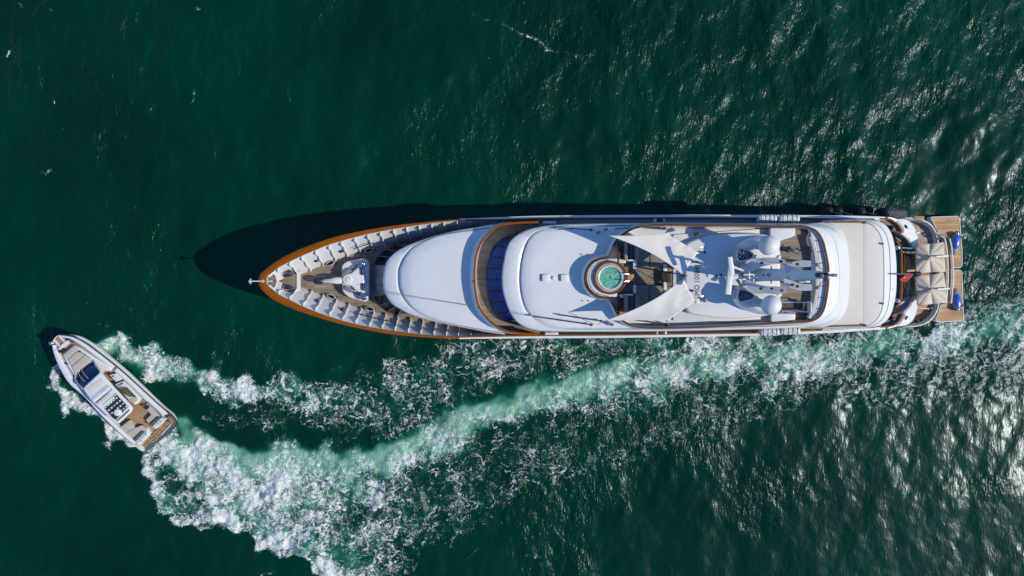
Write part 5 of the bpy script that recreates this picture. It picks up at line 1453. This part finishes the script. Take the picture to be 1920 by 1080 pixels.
# windscreen
ws0 = smooth_path([(262,432),(285,385),(330,338),(375,305),(412,286)], 12); ws1 = smooth_path([(322,512),(350,480),(395,440),(435,405),(470,376)], 12)
F0 = [B(p[0], p[1], 1.75) for p in ws0]; F1 = [B(p[0], p[1], 2.75) for p in ws1]
for i in range(0, 11, 1):
    pass
MB().loft([F0, [a*.5 + b*.5 + np.array([0,0,.1]) for a, b in zip(F0, F1)], F1], False).build('windscreen', GLASSB, BR_)
MB().rail([p + np.array([0,0,.04]) for p in F0], .16, .14).build('windscreen_frame', LGREY, BR_)
for k in (3, 5):
    MB().tube([F0[k] + np.array([0,0,.08]), F0[k]*.55 + F1[k]*.45 + np.array([0,0,.16]), F0[k]*.2 + F1[k]*.8 + np.array([0,0,.08])], .03, 6).build('windscreen_mullion', LGREY, BR_)
for a, b in ((F0[0], F1[0]), (F0[-1], F1[-1])):
    MB().tube([a, (a+b)/2 + np.array([0,0,.1]), b], .07, 8).build('windscreen_pillar', LGREY, BR_)
# hardtop
HTOP = bslab([(322,514),(466,378),(560,490),(640,575),(724,668),(716,700),(612,796),(585,796),(400,622)], 2.68, 2.86, 'hardtop', WHITE, .08, rnd=16)
bslab([(366,508),(476,432),(512,468),(400,548)], 2.8, 2.9, 'sunroof_blind', CREAM, .02, HTOP, 4)
MB().loft([BP([(390,588),(520,478)], 2.87), BP([(404,604),(537,496)], 3.02), BP([(416,618),(550,508)], 3.02), BP([(430,632),(562,522)], 2.9)], False).build('sunroof_step', WHITE, HTOP)
MB().rail([B(425,628,2.96), B(492,572,2.96), B(556,516,2.96)], .1, .1).build('sunroof_track', DARK, HTOP)
for k in range(6):
    u = k/6
    a = np.array([438, 640])*(1-u) + np.array([545, 548])*u
    bslab([(a[0], a[1]), (a[0]+15, a[1]-13), (a[0]+58, a[1]+32), (a[0]+43, a[1]+45)], 2.8, 2.91, 'sunroof_slat', WHITE2, .02, HTOP, 2)
bslab([(485,652),(600,556),(695,655),(590,765),(565,748)], 2.75, 2.885, 'roof_grille', DARK, 0, HTOP, 3)
for r in range(4):
    for k in range(5):
        u0 = np.array([497, 662]) + np.array([26.5, 23])*r
        d = np.array([22.0, -18.5])
        a = u0 + d*k
        if r == 3 and k < 2: continue
        bslab([tuple(a + np.array([2,2])), tuple(a + np.array([13,-8])), tuple(a + np.array([22,0])), tuple(a + np.array([11,10]))], 2.86, 2.93, 'grille_slat', WHITE2 if (k + r) % 3 else LGREY, .01, HTOP, 1)
MB().rail(BP([(490,648),(598,557),(640,600),(690,652)], 2.97), .07, .08).build('grille_frame', WHITE2, HTOP)
MB().rail(BP([(600,775),(650,735),(700,688)], 2.95), .05, .06).build('hardtop_rail', DARK, HTOP)
q = B(606, 706, 3.0); MB().cyl(q, .27, 2.85, 3.12, 24, .08).build('radar_dome', WHITE2, HTOP)
for pts in (((410,600),(430,615)), ((600,770),(600,790)), ((700,675),(712,690)), ((480,400),(490,420))):
    x, y = pts[0]; MB().tube([B(x, y, 2.7), B(pts[1][0], pts[1][1], 1.1)], .06, 8).build('hardtop_pillar', WHITE, BR_)
# cockpit
bslab([(330,540),(520,385),(600,430),(845,625),(985,765),(880,870),(770,950),(600,830),(470,690)], .3, .8, 'cockpit_floor', TEAKB, 0)
bslab([(535,402),(598,388),(642,436),(612,452),(588,458)], .7, 1.55, 'helm_seat', WHITE, .06)
MB().box(B(572, 412, 1.58), (.12,.08,.06)).build('seat_knob', DARK, BR_)
bslab([(582,478),(652,448),(700,490),(792,590),(748,646),(700,612),(640,545)], .7, 1.5, 'galley_console', WHITE, .06)
bslab([(615,518),(652,505),(680,512),(748,582),(700,578),(660,560)], 1.45, 1.53, 'galley_lid', OLIVE, .02)
MB().rail(BP([(612,514),(640,500),(678,506),(752,584)], 1.6), .05, .1).build('lid_trim', DARK, BR_)
for k in range(4): MB().box(B(610 + k*12, 490 - k*7, 1.53), (.08,.2,.04), R(-40)).build('console_knob', GREY, BR_)
bslab([(700,600),(745,585),(775,600),(735,640)], 1.45, 1.56, 'console_cushion', BCUSH, .03)
# aft seats
bslab([(798,655),(845,632),(948,736),(868,806),(832,768),(876,722)], .75, 1.22, 'settee', BCUSH, .06)
MB().cyl(B(846, 662, 1.25), .17, 1.2, 1.4, 16, .05).build('winch', BLACK, BR_)
bslab([(858,806),(934,740),(950,752),(876,820)], 1.1, 1.42, 'bolster', CHAR, .06)
bslab([(880,822),(960,745),(994,762),(912,842)], .6, 1.24, 'transom_locker', WHITE, .07)
bslab([(612,836),(700,768),(742,832),(800,810),(838,836),(852,862),(752,968),(735,948)], .75, 1.22, 'aft_sun_pad', BCUSH, .06)
MB().tube([B(660,880,1.24), B(745,836,1.24)], .012, 5).build('cushion_seam', CHAR, BR_)
bslab([(732,925),(806,855),(822,866),(748,942)], 1.15, 1.4, 'bolster', CHAR, .06)
bslab([(750,958),(828,880),(838,832),(862,880),(850,900),(776,976)], .6, 1.24, 'transom_locker', WHITE, .07)
for (x, y) in ((800,938),(835,880),(935,795),(955,780)): MB().cyl(B(x, y, 1.24), .05, 1.2, 1.28, 8).build('locker_latch', GREY, BR_)
MB().tube([B(850,620,1.5), B(930,690,1.5), B(975,745,1.5)], .025, 6).build('side_handrail', CHROME, BR_)
# bathing platform of teak slats between dark gaps
bslab([(772,978),(905,852),(1000,752),(1060,782),(930,925),(822,1012)], .3, .62, 'bathing_platform', M_WELL, .02)
for r in range(3):
    for k in range(6):
        u = (k + .06)/6; v = (k + .94)/6
        a0 = np.array([790, 972]) + np.array([20, 15])*r*.95; a1 = np.array([1005, 765]) + np.array([20, 9])*r*.95
        p0, p1 = a0*(1-u) + a1*u, a0*(1-v) + a1*v
        w = np.array([13, 10])
        bslab([tuple(p0), tuple(p1), tuple(p1 + w), tuple(p0 + w)], .55, .68, 'platform_slat', TEAKB, .01, None, 2)
for pts in (((840,1000),(930,925)), ((960,890),(1040,800))):
    MB().rail(BP(pts, .72), .12, .06).build('platform_step', LGREY, BR_)
bslab([(1005,745),(1025,735),(1066,785),(1045,800)], .5, .9, 'quarter_step', TEAKB, .02)
for (x, y) in ((1015,770),(995,775),(880,880),(760,985)): MB().box(B(x, y, .75), (.2,.1,.1), R(40), .03).build('stern_cleat', DARK, BR_)
MB().sphere(B(335,575,1.3), .3, .14, .14, 12, 8).build('side_fender', BLACK, BR_)
MB().box(B(590, 352, 1.55), (.22,.3,.2), R(-40), .03).build('side_cleat', GREY, BR_)
